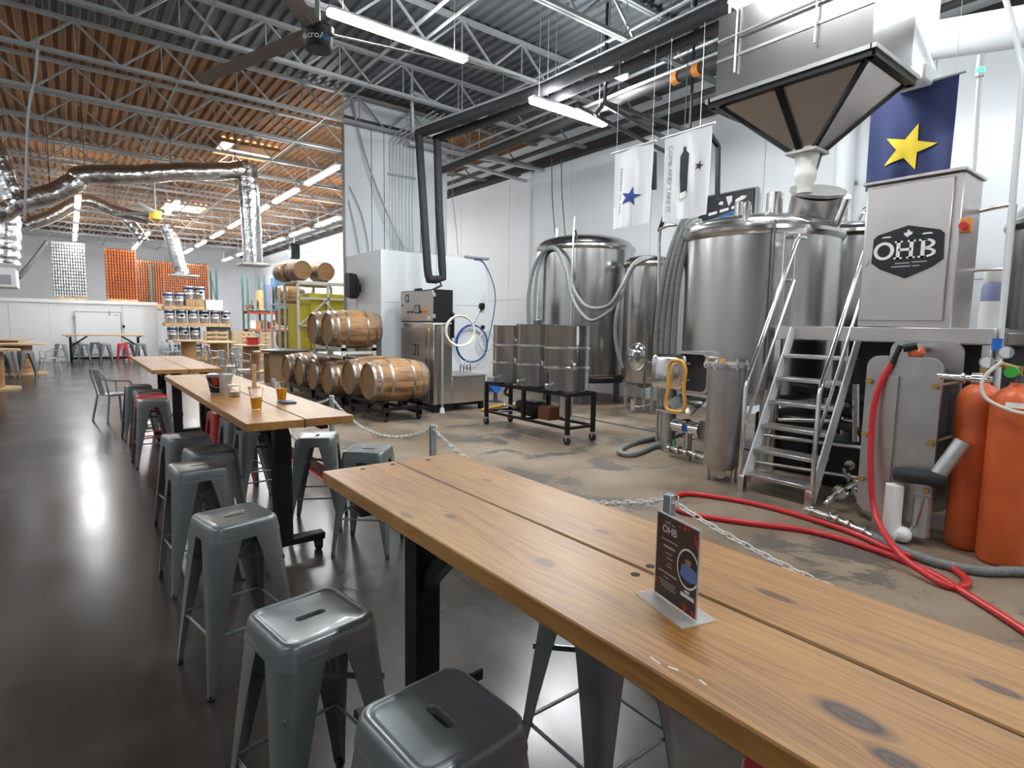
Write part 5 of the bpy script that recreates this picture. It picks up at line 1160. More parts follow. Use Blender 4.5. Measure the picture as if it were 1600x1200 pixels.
MB().cyl((6.62, 1.82, 4.07), (6.62, 2.66, 4.07), .012, n=8).cyl((6.62, 1.9, 4.07), (6.62, 1.9, 6.5), .0025, n=5).cyl((6.62, 2.55, 4.07), (6.62, 2.55, 6.5), .0025, n=5).build('flag_rod', 'conduit', t)
t, P = flag('star_flag', 'white flag with a single dark blue star', 6.0, 4.88, 5.53, 3.03, 4.04, .03, 'cloth_white')
patch(P, star(.48, .62, .24, .52, .25), 'star_blue', t, 'blue_star')
def flag_text(P, body, u0, v0, size, mt, parent, W, H):
    vs, fs = text_mesh(body, 1., .01); hgt_ = size
    return MB().add([P(u0+(v.y*hgt_)/W, v0+(v.x*hgt_)/H, .008+v.z*.1) for v in vs], fs).build('lettering', mt, parent)
b = MB()
for k in range(16):
    if k in (8, 11): continue
    v0 = .22+k*.038; c_ = [P(.16, v0, .008), P(.215 if k < 8 else .20, v0, .008), P(.215 if k < 8 else .20, v0+.022, .008), P(.16, v0+.022, .008)]
    b.add(c_+[q+V((.003,0,0)) for q in c_], [(0,1,2,3),(7,6,5,4),(0,4,5,1),(1,5,6,2),(2,6,7,3),(3,7,4,0)])
b.build('small_print', 'ink_grey', t)['kind'] = 'stuff'
MB().cyl((6.0, 4.84, 4.05), (6.0, 5.60, 4.05), .012, n=8).cyl((6.0, 5.5, 4.05), (6.0, 5.5, 5.25), .0025, n=5).cyl((6.0, 4.9, 4.05), (6.0, 4.9, 5.25), .0025, n=5).build('flag_rod', 'pipe_white', t)
t, P = flag('bottle_flag', 'white flag with a dark upright bottle shape and tiny star', 6.0, 4.04, 4.70, 3.02, 4.04, .022, 'cloth_white')
patch(P, [(.44, .17), (.50, .17), (.51, .22), (.57, .26), (.56, .42), (.54, .70), (.42, .72), (.39, .5), (.38, .27), (.44, .22)], 'ink_dark', t, 'bottle_print')
patch(P, [(.41, .70), (.53, .68), (.52, .75), (.42, .77)], 'white_plastic', t, 'bottle_base', .010)
patch(P, star(.76, .42, .09, .6, .3), 'ink_dark', t, 'small_star')
flag_text(P, 'COME AND TAKE IT', .13, .50, .085, 'ink_grey', t, .66, .98)
MB().cyl((6.0, 4.0, 4.05), (6.0, 4.76, 4.05), .012, n=8).cyl((6.0, 4.2, 4.05), (6.0, 4.2, 5.25), .0025, n=5).cyl((6.0, 4.66, 4.05), (6.0, 4.66, 5.25), .0025, n=5).build('flag_rod', 'pipe_white', t)
SY_A, SY_B, SZ_A, SZ_B = 5.68, 6.90, 2.95, 4.22
t = thing('wall_sign', 'black brewery wall sign with a blue band and white lettering', 'sign', (9.9, 6.2, SZ_A))
MB().rbox(9.86, 9.97, SY_A-.03, SY_B+.03, SZ_A-.03, SZ_B+.03, .03).build('sign_frame', 'ink_grey', t); bd = MB().rbox(9.84, 9.87, SY_A, SY_B, SZ_A, SZ_B, .02).build('board', 'sign_black', t)
SO = V((9.838, SY_B, SZ_A)); sx = V((0,-1,0)); sz = V((0,0,1))
def sgn(poly, mt, nm): MB().prism(poly, SO, sx, sz, .006).build(nm, mt, bd)
sgn([(.05, .50), (1.15, .62), (1.17, .90), (1.05, .98), (.70, .90), (.35, .82), (.05, .80)], 'sign_blue', 'blue_band')
sgn([(.66, 1.18), (.72, 1.02), (.78, 1.10), (.78, 1.20), (.66, 1.20)], 'sign_white', 'white_mark'); sgn([(.84, 1.06), (1.02, 1.10), (1.08, 1.15), (.98, 1.17), (.86, 1.12)], 'sign_white', 'white_mark'); sgn([(.50, 1.08), (.60, 1.06), (.60, 1.12), (.54, 1.13)], 'sign_white', 'white_mark')
for (a, b_) in ((.30, .48), (.54, .72), (.78, 1.02)): sgn([(a, .86+a*.12), (b_, .88+a*.12), (b_, .93+a*.12), (a, .91+a*.12)], 'sign_white', 'white_mark')
for (a, b_) in ((.35, .48), (.52, .62), (.70, .88)): sgn([(a, .42), (b_, .45), (b_, .50), (a, .47)], 'sign_white', 'white_mark')
lettering('Oak', .26, SO+sx*.42+sz*.24+V((-.002,0,0)), sx, sz, 'sign_white', bd, th=.005)
# ================================================================== OVERHEAD PIPES
def hang(b, x, y, z): return b.cyl((x, y, z), (x, y, 6.5), .007, n=5)
t = thing('insulated_main', 'thick black insulated pipe running overhead from the white chase', 'pipe', (5.8, 6, 5.3))
MB().tube([(5.46, 10.1, 5.3), (5.95, 7.0, 5.3), (6.02, 4.0, 5.3), (6.05, -3, 5.3)], .085, 14).build('foam_pipe', 'black_foam', t)
MB().tube([(5.46, 10.1, 5.42), (5.95, 7.0, 5.42), (6.02, 4.0, 5.42), (6.05, -3, 5.42)], .025, 8).build('conduit', 'conduit', t)
for yy in (9, 6.5, 4.4): hang(MB(), 5.75 if yy > 6 else 6.0, yy, 5.3).build('hanger_rod', 'conduit', t)
tp = [(5.46, 10.1, 5.3), (5.40, 9.95, 5.2), tuple(at_y(662, 330, 9.7)), tuple(at_y(668, 420, 9.5)), tuple(at_y(670, 434, 9.5))]
MB().tube(tp, .075, 12).build('drop_pipe', 'black_foam', t)
t2_ = thing('insulated_return', 'second black insulated pipe beside the overhead main', 'pipe', (6.0, 6, 5.25))
q2 = at_y(683, 216, 9.9)
MB().tube([(q2.x, 9.95, q2.z), (6.22, 7.0, 5.25), (6.28, 4.0, 5.25), (6.3, -3, 5.25)], .07, 14).build('foam_pipe', 'black_foam', t2_)
MB().tube([(q2.x, 9.95, q2.z), tuple(q2), tuple(at_y(686, 330, 9.7)), tuple(at_y(691, 420, 9.5)), tuple(at_y(692, 434, 9.5)), tuple(at_y(681, 437, 9.5)), tuple(at_y(668, 436, 9.5))], .075, 12).build('drop_pipe', 'black_foam', t2_)
MB().tube([tuple(at_y(685, 436, 9.5)), tuple(at_y(690, 446, 9.45)), (5.33, 9.4, 2.3)], .02, 8).build('feed_pipe', 'black_paint', t2_)
hang(MB(), 6.2, 7.2, 5.25).build('hanger_rod', 'conduit', t2_)
t = thing('sprinkler_main', 'black overhead pipe with orange clamps leading toward the hopper', 'pipe', (7.15, 7, 5.3))
MB().cyl((7.15, 12.1, 5.3), (7.15, -3, 5.3), .07, n=14).build('pipe', 'beam_dark', t); MB().cyl((7.12, 12.1, 5.40), (7.12, -3, 5.40), .03, n=10).build('conduit', 'conduit', t)
for yy in (5.45, 5.1): MB().cyl((7.15, yy-.05, 5.3), (7.15, yy+.05, 5.3), .085, n=16).build('orange_clamp', 'amber_plastic', t)
for yy in (10.5, 8, 5.6): hang(MB(), 7.15, yy, 5.3).build('hanger_rod', 'conduit', t)
for k, (p0, p1, r, mt, lab) in enumerate((((4.3, -3, 6.1), (4.3, 11.8, 6.1), .03, 'conduit', 'thin grey conduit under the roof joists left of the fan lamp'), ((8.3, -3, 6.0), (8.3, 12, 6.0), .06, 'rust_pipe', 'rusty brown sprinkler pipe under the grey roof deck'), ((6.6, -3, 5.95), (6.6, 11.9, 5.95), .025, 'conduit', 'thin grey conduit above the black overhead pipes'), ((7.7, -3, 5.9), (7.7, 11.9, 5.9), .03, 'conduit', 'grey conduit between the brown pipe and black pipe'), ((8.9, -3, 5.75), (8.9, 40, 5.75), .05, 'beam_dark', 'long dark pipe running beside the right wall beam'))):
    t = thing('overhead_pipe', lab, 'pipe', ((p0[0]+p1[0])/2, (p0[1]+p1[1])/2, p0[2]), 'overhead pipes')
    MB().cyl(p0, p1, r, n=10).build('pipe', mt, t)
    for u in (.45, .6, .8): q = V(p0).lerp(V(p1), u); hang(MB(), q.x, q.y, q.z).build('hanger_rod', 'conduit', t)
for k, (z, lab) in enumerate(((5.70, 'steel strut tray beyond the white chase near the right wall'), (5.55, 'lower steel strut tray beyond the white chase'))):
    t = thing('cable_tray', lab, 'cable tray', (6.6+k, 12.5, z), 'cable trays')
    MB().bar((6.2+k*.9, 11.9, z), (9.9, 11.6+k*.7, z), .12, .06).build('tray', 'galv', t); hang(MB(), 8., 11.75+k*.4, z).build('hanger_rod', 'conduit', t)
t = thing('strut_bracket', 'upright galvanised strut frame in front of the white chase top', 'bracket', (5.45, 10.2, 5.2)); a = at_y(643, 143, 10.2); b_ = at_y(645, 206, 10.2); c_ = at_y(700, 170, 10.2)
MB().bar(a, b_, .05).build('strut', 'galv', t); MB().bar(a, c_, .05).build('strut', 'galv', t); MB().bar(b_, at_y(690, 213, 10.2), .06).build('strut', 'galv', t); MB().bar(a, (a.x, a.y, 6.5), .05).build('strut', 'galv', t)
# black square-tube frame that carries the flags
t = thing('flag_frame', 'black square tube frame reaching over the white flags to the wall', 'frame', (6.5, 5.2, 4.2))
for (x0, y0, X0, x1, y1, X1) in ((900, 165, 6.4, 1045, 240, 7.2), (945, 160, 6.6, 1078, 205, 7.4), (945, 163, 6.6, 1038, 215, 7.2), (1022, 238, 6.3, 1022, 296, 6.3), (1108, 208, 6.7, 1122, 228, 7.), (1122, 228, 7., 1121, 312, 7.), (930, 180, 6.5, 945, 160, 6.6)):
    MB().bar(at_x(x0, y0, X0), at_x(x1, y1, X1), .05).build('tube', 'black_paint', t)
q = at_x(945, 160, 6.6); MB().bar(q, (q.x, q.y, 6.5), .04).build('tube', 'black_paint', t); q = at_x(1078, 205, 7.4); MB().bar(q, (q.x, q.y, 6.5), .03).build('tube', 'black_paint', t)
for k, (x0, x1) in enumerate(((862, 868), (877, 884))):
    tag(MB().tube([at_x(x0, 248, 9.3), at_x((x0+x1)/2-2, 310, 9.2), at_x(x1, 375, 9.)], .012, 6, sub=5).build('green_cord', 'upright_teal'), ('left' if not k else 'right')+' teal cord hanging over the bright tank', 'cord')
tag(MB().tube([at_y(707, 210, 11.9), at_y(707, 300, 11.9), at_y(712, 350, 11.6), at_y(716, 398, 11.)], .008, 6, sub=4).build('hanging_cable', 'ink_grey'), 'thin grey cable hanging right of the white chase', 'cable')
t = thing('strap_cord', 'teal cord with a dark strap end slanting behind the white flags', 'cord', tuple(at_x(1030, 362, 6.9)))
MB().cyl(at_x(1068, 236, 6.9), at_x(1042, 330, 6.9), .012, n=6).build('cord', 'upright_teal', t); MB().cyl(at_x(1041, 330, 6.9), at_x(1030, 362, 6.9), .03, n=8).build('strap', 'black_paint', t); q = at_x(1068, 236, 6.9); MB().cyl(q, (q.x, q.y, 6.5), .006, n=5).build('cord', 'upright_teal', t)
# ================================================================== CEILING FANS
def fan(c, L, angs, label, hub_mt, blade_mt, rod_top=6.5, w_=.17, text=True):
    x, y, z = c; t = thing('ceiling_fan', label, 'fan', c, 'ceiling fans')
    MB().lathe([(.001, -.13), (.15, -.13), (.165, -.11), (.165, .03), (.18, .05), (.18, .12), (.10, .15), (.001, .16)], c, 36).build('motor_hub', hub_mt, t)
    for k, a in enumerate(angs):
        a = math.radians(a); d = V((math.cos(a), math.sin(a), 0)); s_ = V((-d.y, d.x, 0)); ls = []
        for u in (.14, .4, L*.5, L-.02, L):
            ww = w_*(1.15 if u < .5 else 1.); o = V(c)+d*u+V((0,0,.075-.00*u)); tl = .35
            pr = [(-ww/2, 0), (-ww/4, .012), (0, .018), (ww/4, .014), (ww/2, 0), (ww/4, -.006), (0, -.008), (-ww/4, -.006)]
            ls.append([o+s_*(p*math.cos(tl))+V((0,0,p*math.sin(tl)+q)) for p, q in pr])
        MB().loft(ls, cap0=True, cap1=True).build('blade', blade_mt, t)
        MB().bar(V(c)+d*.12+V((0,0,.07)), V(c)+d*.35+V((0,0,.085)), .05, .02).build('blade_arm', 'joist_paint', t)
    MB().cyl((x, y, z+.15), (x, y, rod_top), .03, n=12).build('down_rod', 'joist_paint', t)
    if text:
        vs, fs = text_mesh('MacroAir', .105, .004); ccol = {}
        ang0 = math.atan2(-y, -x)
        for nm, sel, mt in (('lettering', lambda v: v.x < .085, 'sign_white'), ('lettering', lambda v: v.x >= .085, 'blue_accent')):
            keep = [f for f in fs if sel(vs[f[0]])]
            mp = lambda v: V((x+(.167+v.z)*math.cos(ang0-.32+v.x/.167), y+(.167+v.z)*math.sin(ang0-.32+v.x/.167), z-.03+v.y))
            MB().add([mp(v) for v in vs], keep).build(nm, mt, t)['kind'] = 'stuff'
    return t
mat('blue_accent', (.05, .32, .62), .5)
fan((2.48, 7.02, 5.0), 2.62, (-12, 109, 228), 'large dark ceiling fan with lettered hub near the long lamp', 'black_paint', 'fan_blade')
f = fan((2.39, 22., 5.05), 1.7, (8, 128, 248), 'small far ceiling fan with a yellow hub', 'star_yellow', 'joist_paint', text=False)
# ================================================================== FOIL DUCTS
def duct(pts, r, label, drop=None, plate=None, Y=16.):
    q = [at_y(x, y, Y if len(p) == 0 else p[0]) for x, y, *p in pts]
    t = thing('foil_duct', label, 'duct', tuple(q[0]), 'foil ducts')
    MB().tube(q, r, 18, sub=8, r_fn=lambda u: 1+.035*math.sin(u*70)+.02*math.sin(u*171)).build('duct_run', 'foil', t, angle=60)
    if drop:
        d = [at_y(x, y, Y if len(p) == 0 else p[0]) for x, y, *p in drop]
        MB().tube(d, r*1.12, 18, sub=6, r_fn=lambda u: 1+.03*math.sin(u*40)).build('duct_drop', 'foil', t, angle=60)
        e = d[-1]; s_ = plate or .34
        MB().rbox(e.x-s_, e.x+s_, e.y-s_, e.y+s_, e.z-.06, e.z, .01).build('diffuser_plate', 'galv', t)
    for k in range(1, len(q)-1, 2): hang(MB(), q[k].x, q[k].y, q[k].z).build('hanger_strap', 'black_paint', t)
duct([(-60, 345), (0, 331), (29, 317), (79, 304), (115, 286), (133, 274), (210, 273), (268, 269), (330, 268), (368, 266), (388, 262)], .21, 'long sagging foil duct ending in a tall drop with a diffuser', drop=[(386, 258), (389, 300), (393, 360), (396, 412)])
duct([(-40, 170), (0, 262), (22, 312)], .22, 'foil duct branch dropping in from the left edge')
duct([(40, 352), (80, 338), (131, 313), (180, 330), (231, 343)], .2, 'farther foil duct behind the first row of lamps', drop=[(258, 350), (268, 372), (280, 415), (287, 430)], plate=.45, Y=24.)
duct([(196, 340), (215, 362), (225, 378)], .2, 'short foil duct stub beside the far fan', Y=27.)
duct([(10, 336), (10, 380), (9, 412)], .28, 'vertical foil duct above the hanging white unit', Y=19.)
p = at_y(-20, 430, 19.); t = thing('hanging_heater', 'white air unit hanging at the left edge below a duct', 'air unit', tuple(p))
a = at_y(-60, 415, 19.); b_ = at_y(27, 450, 19.)
MB().rbox(a.x, b_.x, 18.8, 20., b_.z, a.z, .02).build('case', 'white_paint', t); MB().box(a.x+.1, b_.x-.1, 18.78, 18.8, b_.z+.08, b_.z+.3).build('grille', 'ink_grey', t)
for x in (a.x+.1, b_.x-.1): hang(MB(), x, 19.4, a.z).build('hanger_rod', 'conduit', t)
tag(MB().tube([at_y(28, 434, 20.), at_y(45, 415, 22.), at_y(62, 392, 26.), at_y(72, 378, 28.5)], .06, 8, sub=5).build('black_flue', 'black_foam'), 'black flexible pipe rising beside the silver can stack', 'pipe')
tag(MB().tube([at_y(60, 60, 12.), at_y(55, 120, 12.), at_y(44, 180, 12.), at_y(40, 300, 12.), at_y(38, 345, 12.)], .02, 6, sub=5).build('loose_cable', 'ink_grey'), 'grey cord hanging from the brown ceiling at the left', 'cord')
# ================================================================== CAN PALLETS
def can_stack(x0, x1, y, z0, z1, mt, label, pitch=.066, lay=.125, depth=8, side=-1):
    t = thing('can_pallet', label, 'can pallet', ((x0+x1)/2, y+depth*pitch/2, z0), 'pallets of empty cans')
    MB().box(x0, x1, y, y+depth*pitch, z0, z0+.12).build('pallet_base', 'oak_pallet', t)
    nx = int((x1-x0)/pitch); nl = int((z1-z0-.12)/lay); b = MB(); sh = MB(); n = 6
    for l in range(nl):
        zb_ = z0+.12+l*lay; sh.box(x0, x0+nx*pitch, y, y+depth*pitch, zb_, zb_+.008)
        cells = [(i, 0) for i in range(nx)]+[(0, j) for j in range(1, depth)]+[(nx-1, j) for j in range(1, depth)]
        for i, j in cells: b.lathe([(pitch*.40, zb_+.008), (pitch*.46, zb_+.02), (pitch*.46, zb_+lay-.02), (pitch*.34, zb_+lay)], (x0+(i+.5)*pitch, y+(j+.5)*pitch, 0), n, caps=False)
    o = b.build('cans', mt, t); o['kind'] = 'stuff'
    o = sh.build('layer_sheets', 'gap_dark', t); o['kind'] = 'stuff'
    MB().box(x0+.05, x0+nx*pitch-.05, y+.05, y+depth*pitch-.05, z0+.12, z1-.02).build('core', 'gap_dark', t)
    return t
def can_px(xa, xb, yt, yb, Y, mt, label, z0=None):
    a = at_y(xa, yb, Y); b_ = at_y(xb, yt, Y); z0 = a.z if z0 is None else z0
    return can_stack(a.x, b_.x, Y, z0, b_.z, mt, label, pitch=(b_.x-a.x)/(13 if xb-xa > 45 else 11), lay=.13)
can_px(84, 132, 379, 464, 29.6, 'can_silver', 'tall pallet of silver cans on the cold room roof', 2.425)
can_px(168, 212, 390, 468, 29.6, 'can_orange', 'tall pallet of bright orange cans on the cold room roof', 2.425)
ms = thing('storage_mezzanine', 'teal framed storage shelf behind the kegs carrying can pallets', 'shelf', (4.6, 33.9, 0))
MB().box(3.25, 6.25, 33.2, 34.8, 2.22, 2.36).build('shelf_deck', 'board_brown', ms)
for x in (3.3, 6.2):
    for yy in (33.25, 34.75): MB().box(x-.05, x+.05, yy-.05, yy+.05, 0, 4.4).build('upright', 'upright_teal', ms)
MB().bar((6.2, 33.25, 2.4), (6.2, 34.75, 4.2), .05).build('brace', 'upright_teal', ms)
can_px(218, 256, 408, 486, 33.4, 'can_brown', 'left one of three copper brown can pallets side by side', 2.362)
can_px(258, 291, 410, 486, 33.4, 'can_brown', 'middle one of three copper brown can pallets', 2.362)
can_px(293, 325, 412, 486, 33.4, 'can_brown', 'right one of three copper brown can pallets', 2.362)
# ================================================================== KEGS + PALLETS
def keg_proto():
    t = thing('beer_keg', '', 'keg', (0,0,0), 'kegs stacked beside the cold room')
    MB().lathe([(.15, .0), (.19, .02), (.19, .07), (.2, .1), (.2, .2), (.207, .215), (.2, .23), (.2, .36), (.207, .375), (.2, .39), (.2, .48), (.19, .51), (.19, .56), (.17, .56), (.17, .5), (.001, .5)], (0,0,0), 18).build('shell', 'keg_steel', t)
    return t
kg0 = keg_proto(); KG = [0]
def keg(x, y, z, lab, mark=None, band=None):
    o = dup(kg0) if KG[0] else kg0; KG[0] += 1
    place(o, (x, y, z), random.uniform(-.4, .4), lab)
    if band: q = MB().lathe([(.2015, .40), (.2025, .47), (.193, .51)], (0,0,0), 18, caps=False).build('collar_band', band); q.parent = o
    if mark: q = MB().prism([(.07*math.cos(2*PI*i/12), .30+.06*math.sin(2*PI*i/12)) for i in range(12)], (0, -.2, 0), (1,0,0), (0,0,1), .012).build('round_mark', mark); q.parent = o; q.rotation_euler = (0, 0, -o.rotation_euler.z-.15)
    return o
KP = thing('keg_pallets', 'timber pallets layered between the stacked kegs', 'pallet', (4.2, 28.4, 0))
def pal(x0, x1, z):
    MB().box(x0, x1, 28.05, 28.85, z+.11, z+.14).box(x0, x1, 28.05, 28.15, z, z+.11).box(x0, x1, 28.4, 28.5, z, z+.11).box(x0, x1, 28.75, 28.85, z, z+.11).build('pallet', 'oak_pallet', KP)
pal(3.3, 4.75, 0); pal(3.3, 4.75, .72); pal(3.2, 5.75, 1.44)
rows = ((.142, (3.55, 3.98, 4.40), 'bottom'), (.862, (3.5, 3.93, 4.36), 'second'), (1.582, (3.42, 3.86, 4.30, 4.74, 5.18, 5.60), 'third'))
random.seed(5)
for z, xs, nm in rows:
    for k, x in enumerate(xs): keg(x, 28.3, z, '%s keg from the left in the %s layer beside the cold room' % (ords[k].replace('nearest', 'first'), nm), mark='sign_black' if (k+int(z*3)) % 2 else None, band='coaster_blue' if (k+int(z*2)) % 3 == 0 else ('crate_red' if (k*7) % 5 == 3 else None))
pal(4.9, 5.75, .72)
MB().box(4.9, 5.75, 28.1, 28.85, 0, .72).box(4.9, 5.75, 28.1, 28.85, .86, 1.42).build('shade_block', 'gap_dark', KP)  # dark filler blocks standing in for the shade between keg layers
pal(3.2, 4.75, 2.16)
for k, x in enumerate((3.4, 3.82)): keg(x, 28.3, 2.30 if False else 2.302, ('left' if not k else 'right')+' keg of the pair resting on the topmost pallet edge')
for k, x in enumerate((4.2, 4.55)):
    z0_ = 2.302; o = tag(MB().rbox(x-.17, x+.17, 28.05, 28.5, z0_, z0_+.30, .01).build('carton', 'board_brown'), ('left' if not k else 'right')+' brown carton under the two high kegs', 'carton')
o = MB().rbox(4.78, 5.45, 28.05, 28.6, 2.145, 2.60, .02).build('wrapped_cartons', 'white_plastic'); tag(o, 'white wrapped cartons on the third keg layer', 'carton')
for k, x in enumerate((4.18, 4.60)): keg(x, 28.3, 2.604, ('left' if not k else 'right')+' keg on top of the brown cartons', mark='sign_black' if k else None, band='coaster_blue')
def std_pallet(px0, px1, py0, py1, Y, label, n=7):
    a = at_y(px0, py1, Y); b_ = at_y(px1, py0, Y); x0, x1, z0, z1 = a.x, b_.x, 0., b_.z
    t = thing('standing_pallet', label, 'pallet', ((x0+x1)/2, Y, 0), 'pallets standing on edge')
    sl = None; hh = (z1-z0)/n
    for k in range(n):
        z = z0+(k+.5)*hh
        if sl is None: sl = MB().box(x0, x1, Y, Y+.025, z-hh*.34, z+hh*.34).build('slat', 'oak_pallet', t)
        else: q = sl.copy(); COL.objects.link(q); q.parent = t; q.location = (0, 0, k*hh)
    for u in (.03, .5, .97): x = x0+(x1-x0)*u; MB().box(x-.03, x+.03, Y+.025, Y+.12, z0, z1).build('stringer', 'oak_pallet', t)
std_pallet(320, 357, 517, 557, 27.2, 'left pallet standing on edge before the kegs')
std_pallet(363, 398, 517, 552, 28.6, 'middle pallet standing on edge, greyer boards')
std_pallet(408, 428, 518, 545, 26.0, 'right narrow pallet standing on edge below the red rack')
# ================================================================== RED PALLET RACK
RY = 30.
t = thing('pallet_rack', 'pallet rack with red beams and teal uprights at the far right wall', 'rack', (8.0, RY+.5, 0))
xa = 6.95; xb = 9.2
for x in (xa, 7.72, xb):
    for yy in (RY, RY+1.): MB().box(x-.04, x+.04, yy-.04, yy+.04, 0, 4.0).build('upright', 'upright_teal', t)
    MB().bar((x, RY, 2.4), (x, RY+1., 3.6), .04).build('brace', 'upright_teal', t)
for z in (1.25, 2.15):
    for yy in (RY-.05, RY+1.05): MB().box(xa, xb, yy-.03, yy+.03, z-.06, z+.06).build('beam', 'beam_red', t)
    MB().box(xa, xb, RY, RY+1., z+.06, z+.09).build('shelf', 'board_brown', t)
MB().tube([(xa+u*(xb-xa), RY-.1, 2.24+.03*math.sin(u*40)) for u in [i/30 for i in range(31)]], .05, 6).build('garland', 'upright_teal', t)
MB().tube([(xa+u*(xb-xa), RY-.1, 1.22+.05*math.sin(u*25)) for u in [i/30 for i in range(31)]], .05, 6).build('garland', 'upright_teal', t)
def crate(px0, px1, py0, z0, Y, mt, name, label, cat='box'):
    a = at_y(px0, py0, Y); b_ = at_y(px1, py0, Y); t = thing(name, label, cat, ((a.x+b_.x)/2, Y+.3, z0))
    MB().rbox(a.x, b_.x, Y, Y+.6, z0, a.z, .01).build('body', mt, t); MB().box(a.x-.01, b_.x+.01, Y-.01, Y+.61, a.z-.05, a.z).build('lid', mt, t); return t
for a in ((388, 394, 476, 'crate_red', 'far left small dark red box on the red rack'), (396, 401, 468, 'crate_sage', 'sage green box on the red rack'), (404, 412, 453, 'oak_pallet', 'tall tan board box on the red rack'), (415, 425, 445, 'crate_lilac', 'tall lilac box on the red rack'), (428, 456, 434, 'crate_blue', 'large blue box on the red rack')):
    crate(a[0], a[1], a[2], 2.242, RY+.1, a[3], 'storage_box', a[4])
for k, (px, mt) in enumerate(((392, 'white_plastic'), (400, 'board_brown'), (410, 'board_brown'), (420, 'crate_red'), (430, 'oak_pallet'))):
    crate(px, px+8, 500+3*(k % 2), 1.342, RY+.1, mt, 'shelf_box', ords[k].replace('nearest', 'first')+' box from the left on the lower red shelf')
# tall cream racks with barrels and yellow tarps
t = thing('barrel_tower', 'tall cream steel rack wrapped with yellow panels holding barrels', 'rack', (5.5, 17., 0))
TX0, TX1, TY = 4.98, 6.34, 16.
for x in (TX0, (TX0+TX1)/2+.15, TX1):
    for yy in (TY, TY+1.2): MB().box(x-.03, x+.03, yy-.03, yy+.03, 0, 2.75).build('post', 'rack_cream', t)
for z in (.9, 1.6, 2.35, 2.75):
    MB().box(TX0, TX1, TY-.03, TY+.03, z-.03, z+.03).build('rail', 'rack_cream', t); MB().box(TX0, TX1, TY+1.17, TY+1.23, z-.03, z+.03).build('rail', 'rack_cream', t)
MB().bar((TX0, TY-.04, 1.6), (TX0+.8, TY-.04, 2.35), .04).build('brace', 'rack_cream', t); MB().bar((TX1, TY-.04, 1.6), (TX1-.7, TY-.04, 2.35), .04).build('brace', 'rack_cream', t)
MB().rbox(TX0+.35, TX1-.04, TY+.06, TY+1.1, .95, 2.5, .03).build('yellow_panel', 'tarp_yellow', t); MB().box(TX0+.04, TX0+.34, TY+.1, TY+1.1, .3, 2.2).build('yellow_panel', 'tarp_yellow', t)
MB().box(TX0, TX1, TY, TY+1.2, 2.78, 2.82).build('top_deck', 'rack_cream', t)
for k, (x, yy, z, s_, lab) in enumerate(((5.15, 16.5, 3.12, .85, 'left barrel on top of the cream tower'), (5.80, 16.5, 3.12, .85, 'right barrel on top of the cream tower'), (5.02, 17.3, 3.12, .8, 'barrel peeking behind the top left barrel'))):
    barrel((x, yy, z), lab, rz=PI/2, sc=s_, group='barrels on the cream tower')
tw = thing('rear_barrel_rack', 'second cream rack behind the tower with barrel ends showing', 'rack', (4.75, 18.3, 0))
for x in (5.06, 6.06):
    for yy in (18.05, 18.9): MB().box(x-.03, x+.03, yy-.03, yy+.03, 0, 2.7).build('post', 'rack_cream', tw)
for z in (.85, 1.55, 2.25): MB().box(5.06, 6.06, 18.0, 18.9, z-.04, z).build('shelf', 'rack_cream', tw)
for k, z in enumerate((1.14, 1.84, 2.54)): barrel((5.5, 18.45, z), ('lowest', 'middle', 'highest')[k]+' barrel on the second rack behind the yellow tower', rz=0, sc=.8, group='barrels on the rear rack')
p = at_x(460, 393, 8.6); t = thing('hanging_speaker', 'black loudspeaker hanging under the right wall lamps', 'speaker', tuple(p))
MB().rbox(p.x-.2, p.x+.2, p.y-.2, p.y+.2, p.z-.35, p.z+.35, .03).build('cabinet', 'black_paint', t); MB().cyl((p.x-.2, p.y, p.z-.1), (p.x-.21, p.y, p.z-.1), .12, n=14).build('cone', 'dark_steel', t); MB().cyl((p.x, p.y, p.z+.3), (p.x, p.y, 6.5), .02, n=6).build('hanger_rod', 'conduit', t)
p = at_y(536, 445, 11.3); t = thing('wall_speaker', 'black angled loudspeaker mounted on the cooler side', 'speaker', tuple(p))
MB().loft([rrect(V((4.50, 11.3, p.z)), V((0,1,0)), V((0,0,1)), .13, .24, .05), rrect(V((4.66, 11.35, p.z-.02)), V((0,1,0)), V((0,0,1)), .17, .25, .05), rrect(V((4.76, 11.4, p.z-.04)), V((0,1,0)), V((0,0,1)), .10, .18, .05)], cap0=True, cap1=True).build('cabinet', 'black_paint', t); MB().box(4.74, 4.82, 11.36, 11.44, p.z-.12, p.z+.04).build('bracket', 'black_paint', t)
MB().tube([(4.80, 11.5, p.z-.1), (4.79, 11.6, 1.6), (4.79, 11.6, .8)], .008, 5).build('cable', 'ink_grey', t)
# ================================================================== SPOOL TABLES + CHAIRS
def spool(x, y, r, h, label):
    t = thing('spool_table', label, 'table', (x, y, 0), 'cable spool tables')
    MB().lathe([(.001, h-.045), (r, h-.045), (r, h), (.001, h)], (x, y, 0), 32).build('top', 'plywood', t); MB().lathe([(r*.48, .05), (r*.48, h-.045)], (x, y, 0), 26, caps=False).build('drum', 'spool_wood', t); MB().lathe([(.001, .0), (r*.95, .0), (r*.95, .05), (.001, .05)], (x, y, 0), 32).build('base_disc', 'plywood', t)
    return t
spool(-1.55, 17.9, .62, .95, 'spool table cut by the left edge, nearest of its kind')
spool(-1.25, 22.6, .72, .92, 'spool table at left with white stools tucked in')
spool(-1.75, 25.2, .8, .98, 'farther spool table at the left edge')
spool(3.7, 25.6, .55, .92, 'spool table between the two grey chairs before the kegs')
spool(4.35, 16.2, .50, .90, 'round spool table just left of the barrel row')
spool(4.75, 20.3, .52, .92, 'spool table with a red cooler beside it')
spool(4.4, 23.6, .6, .92, 'spool table before the left standing pallet')
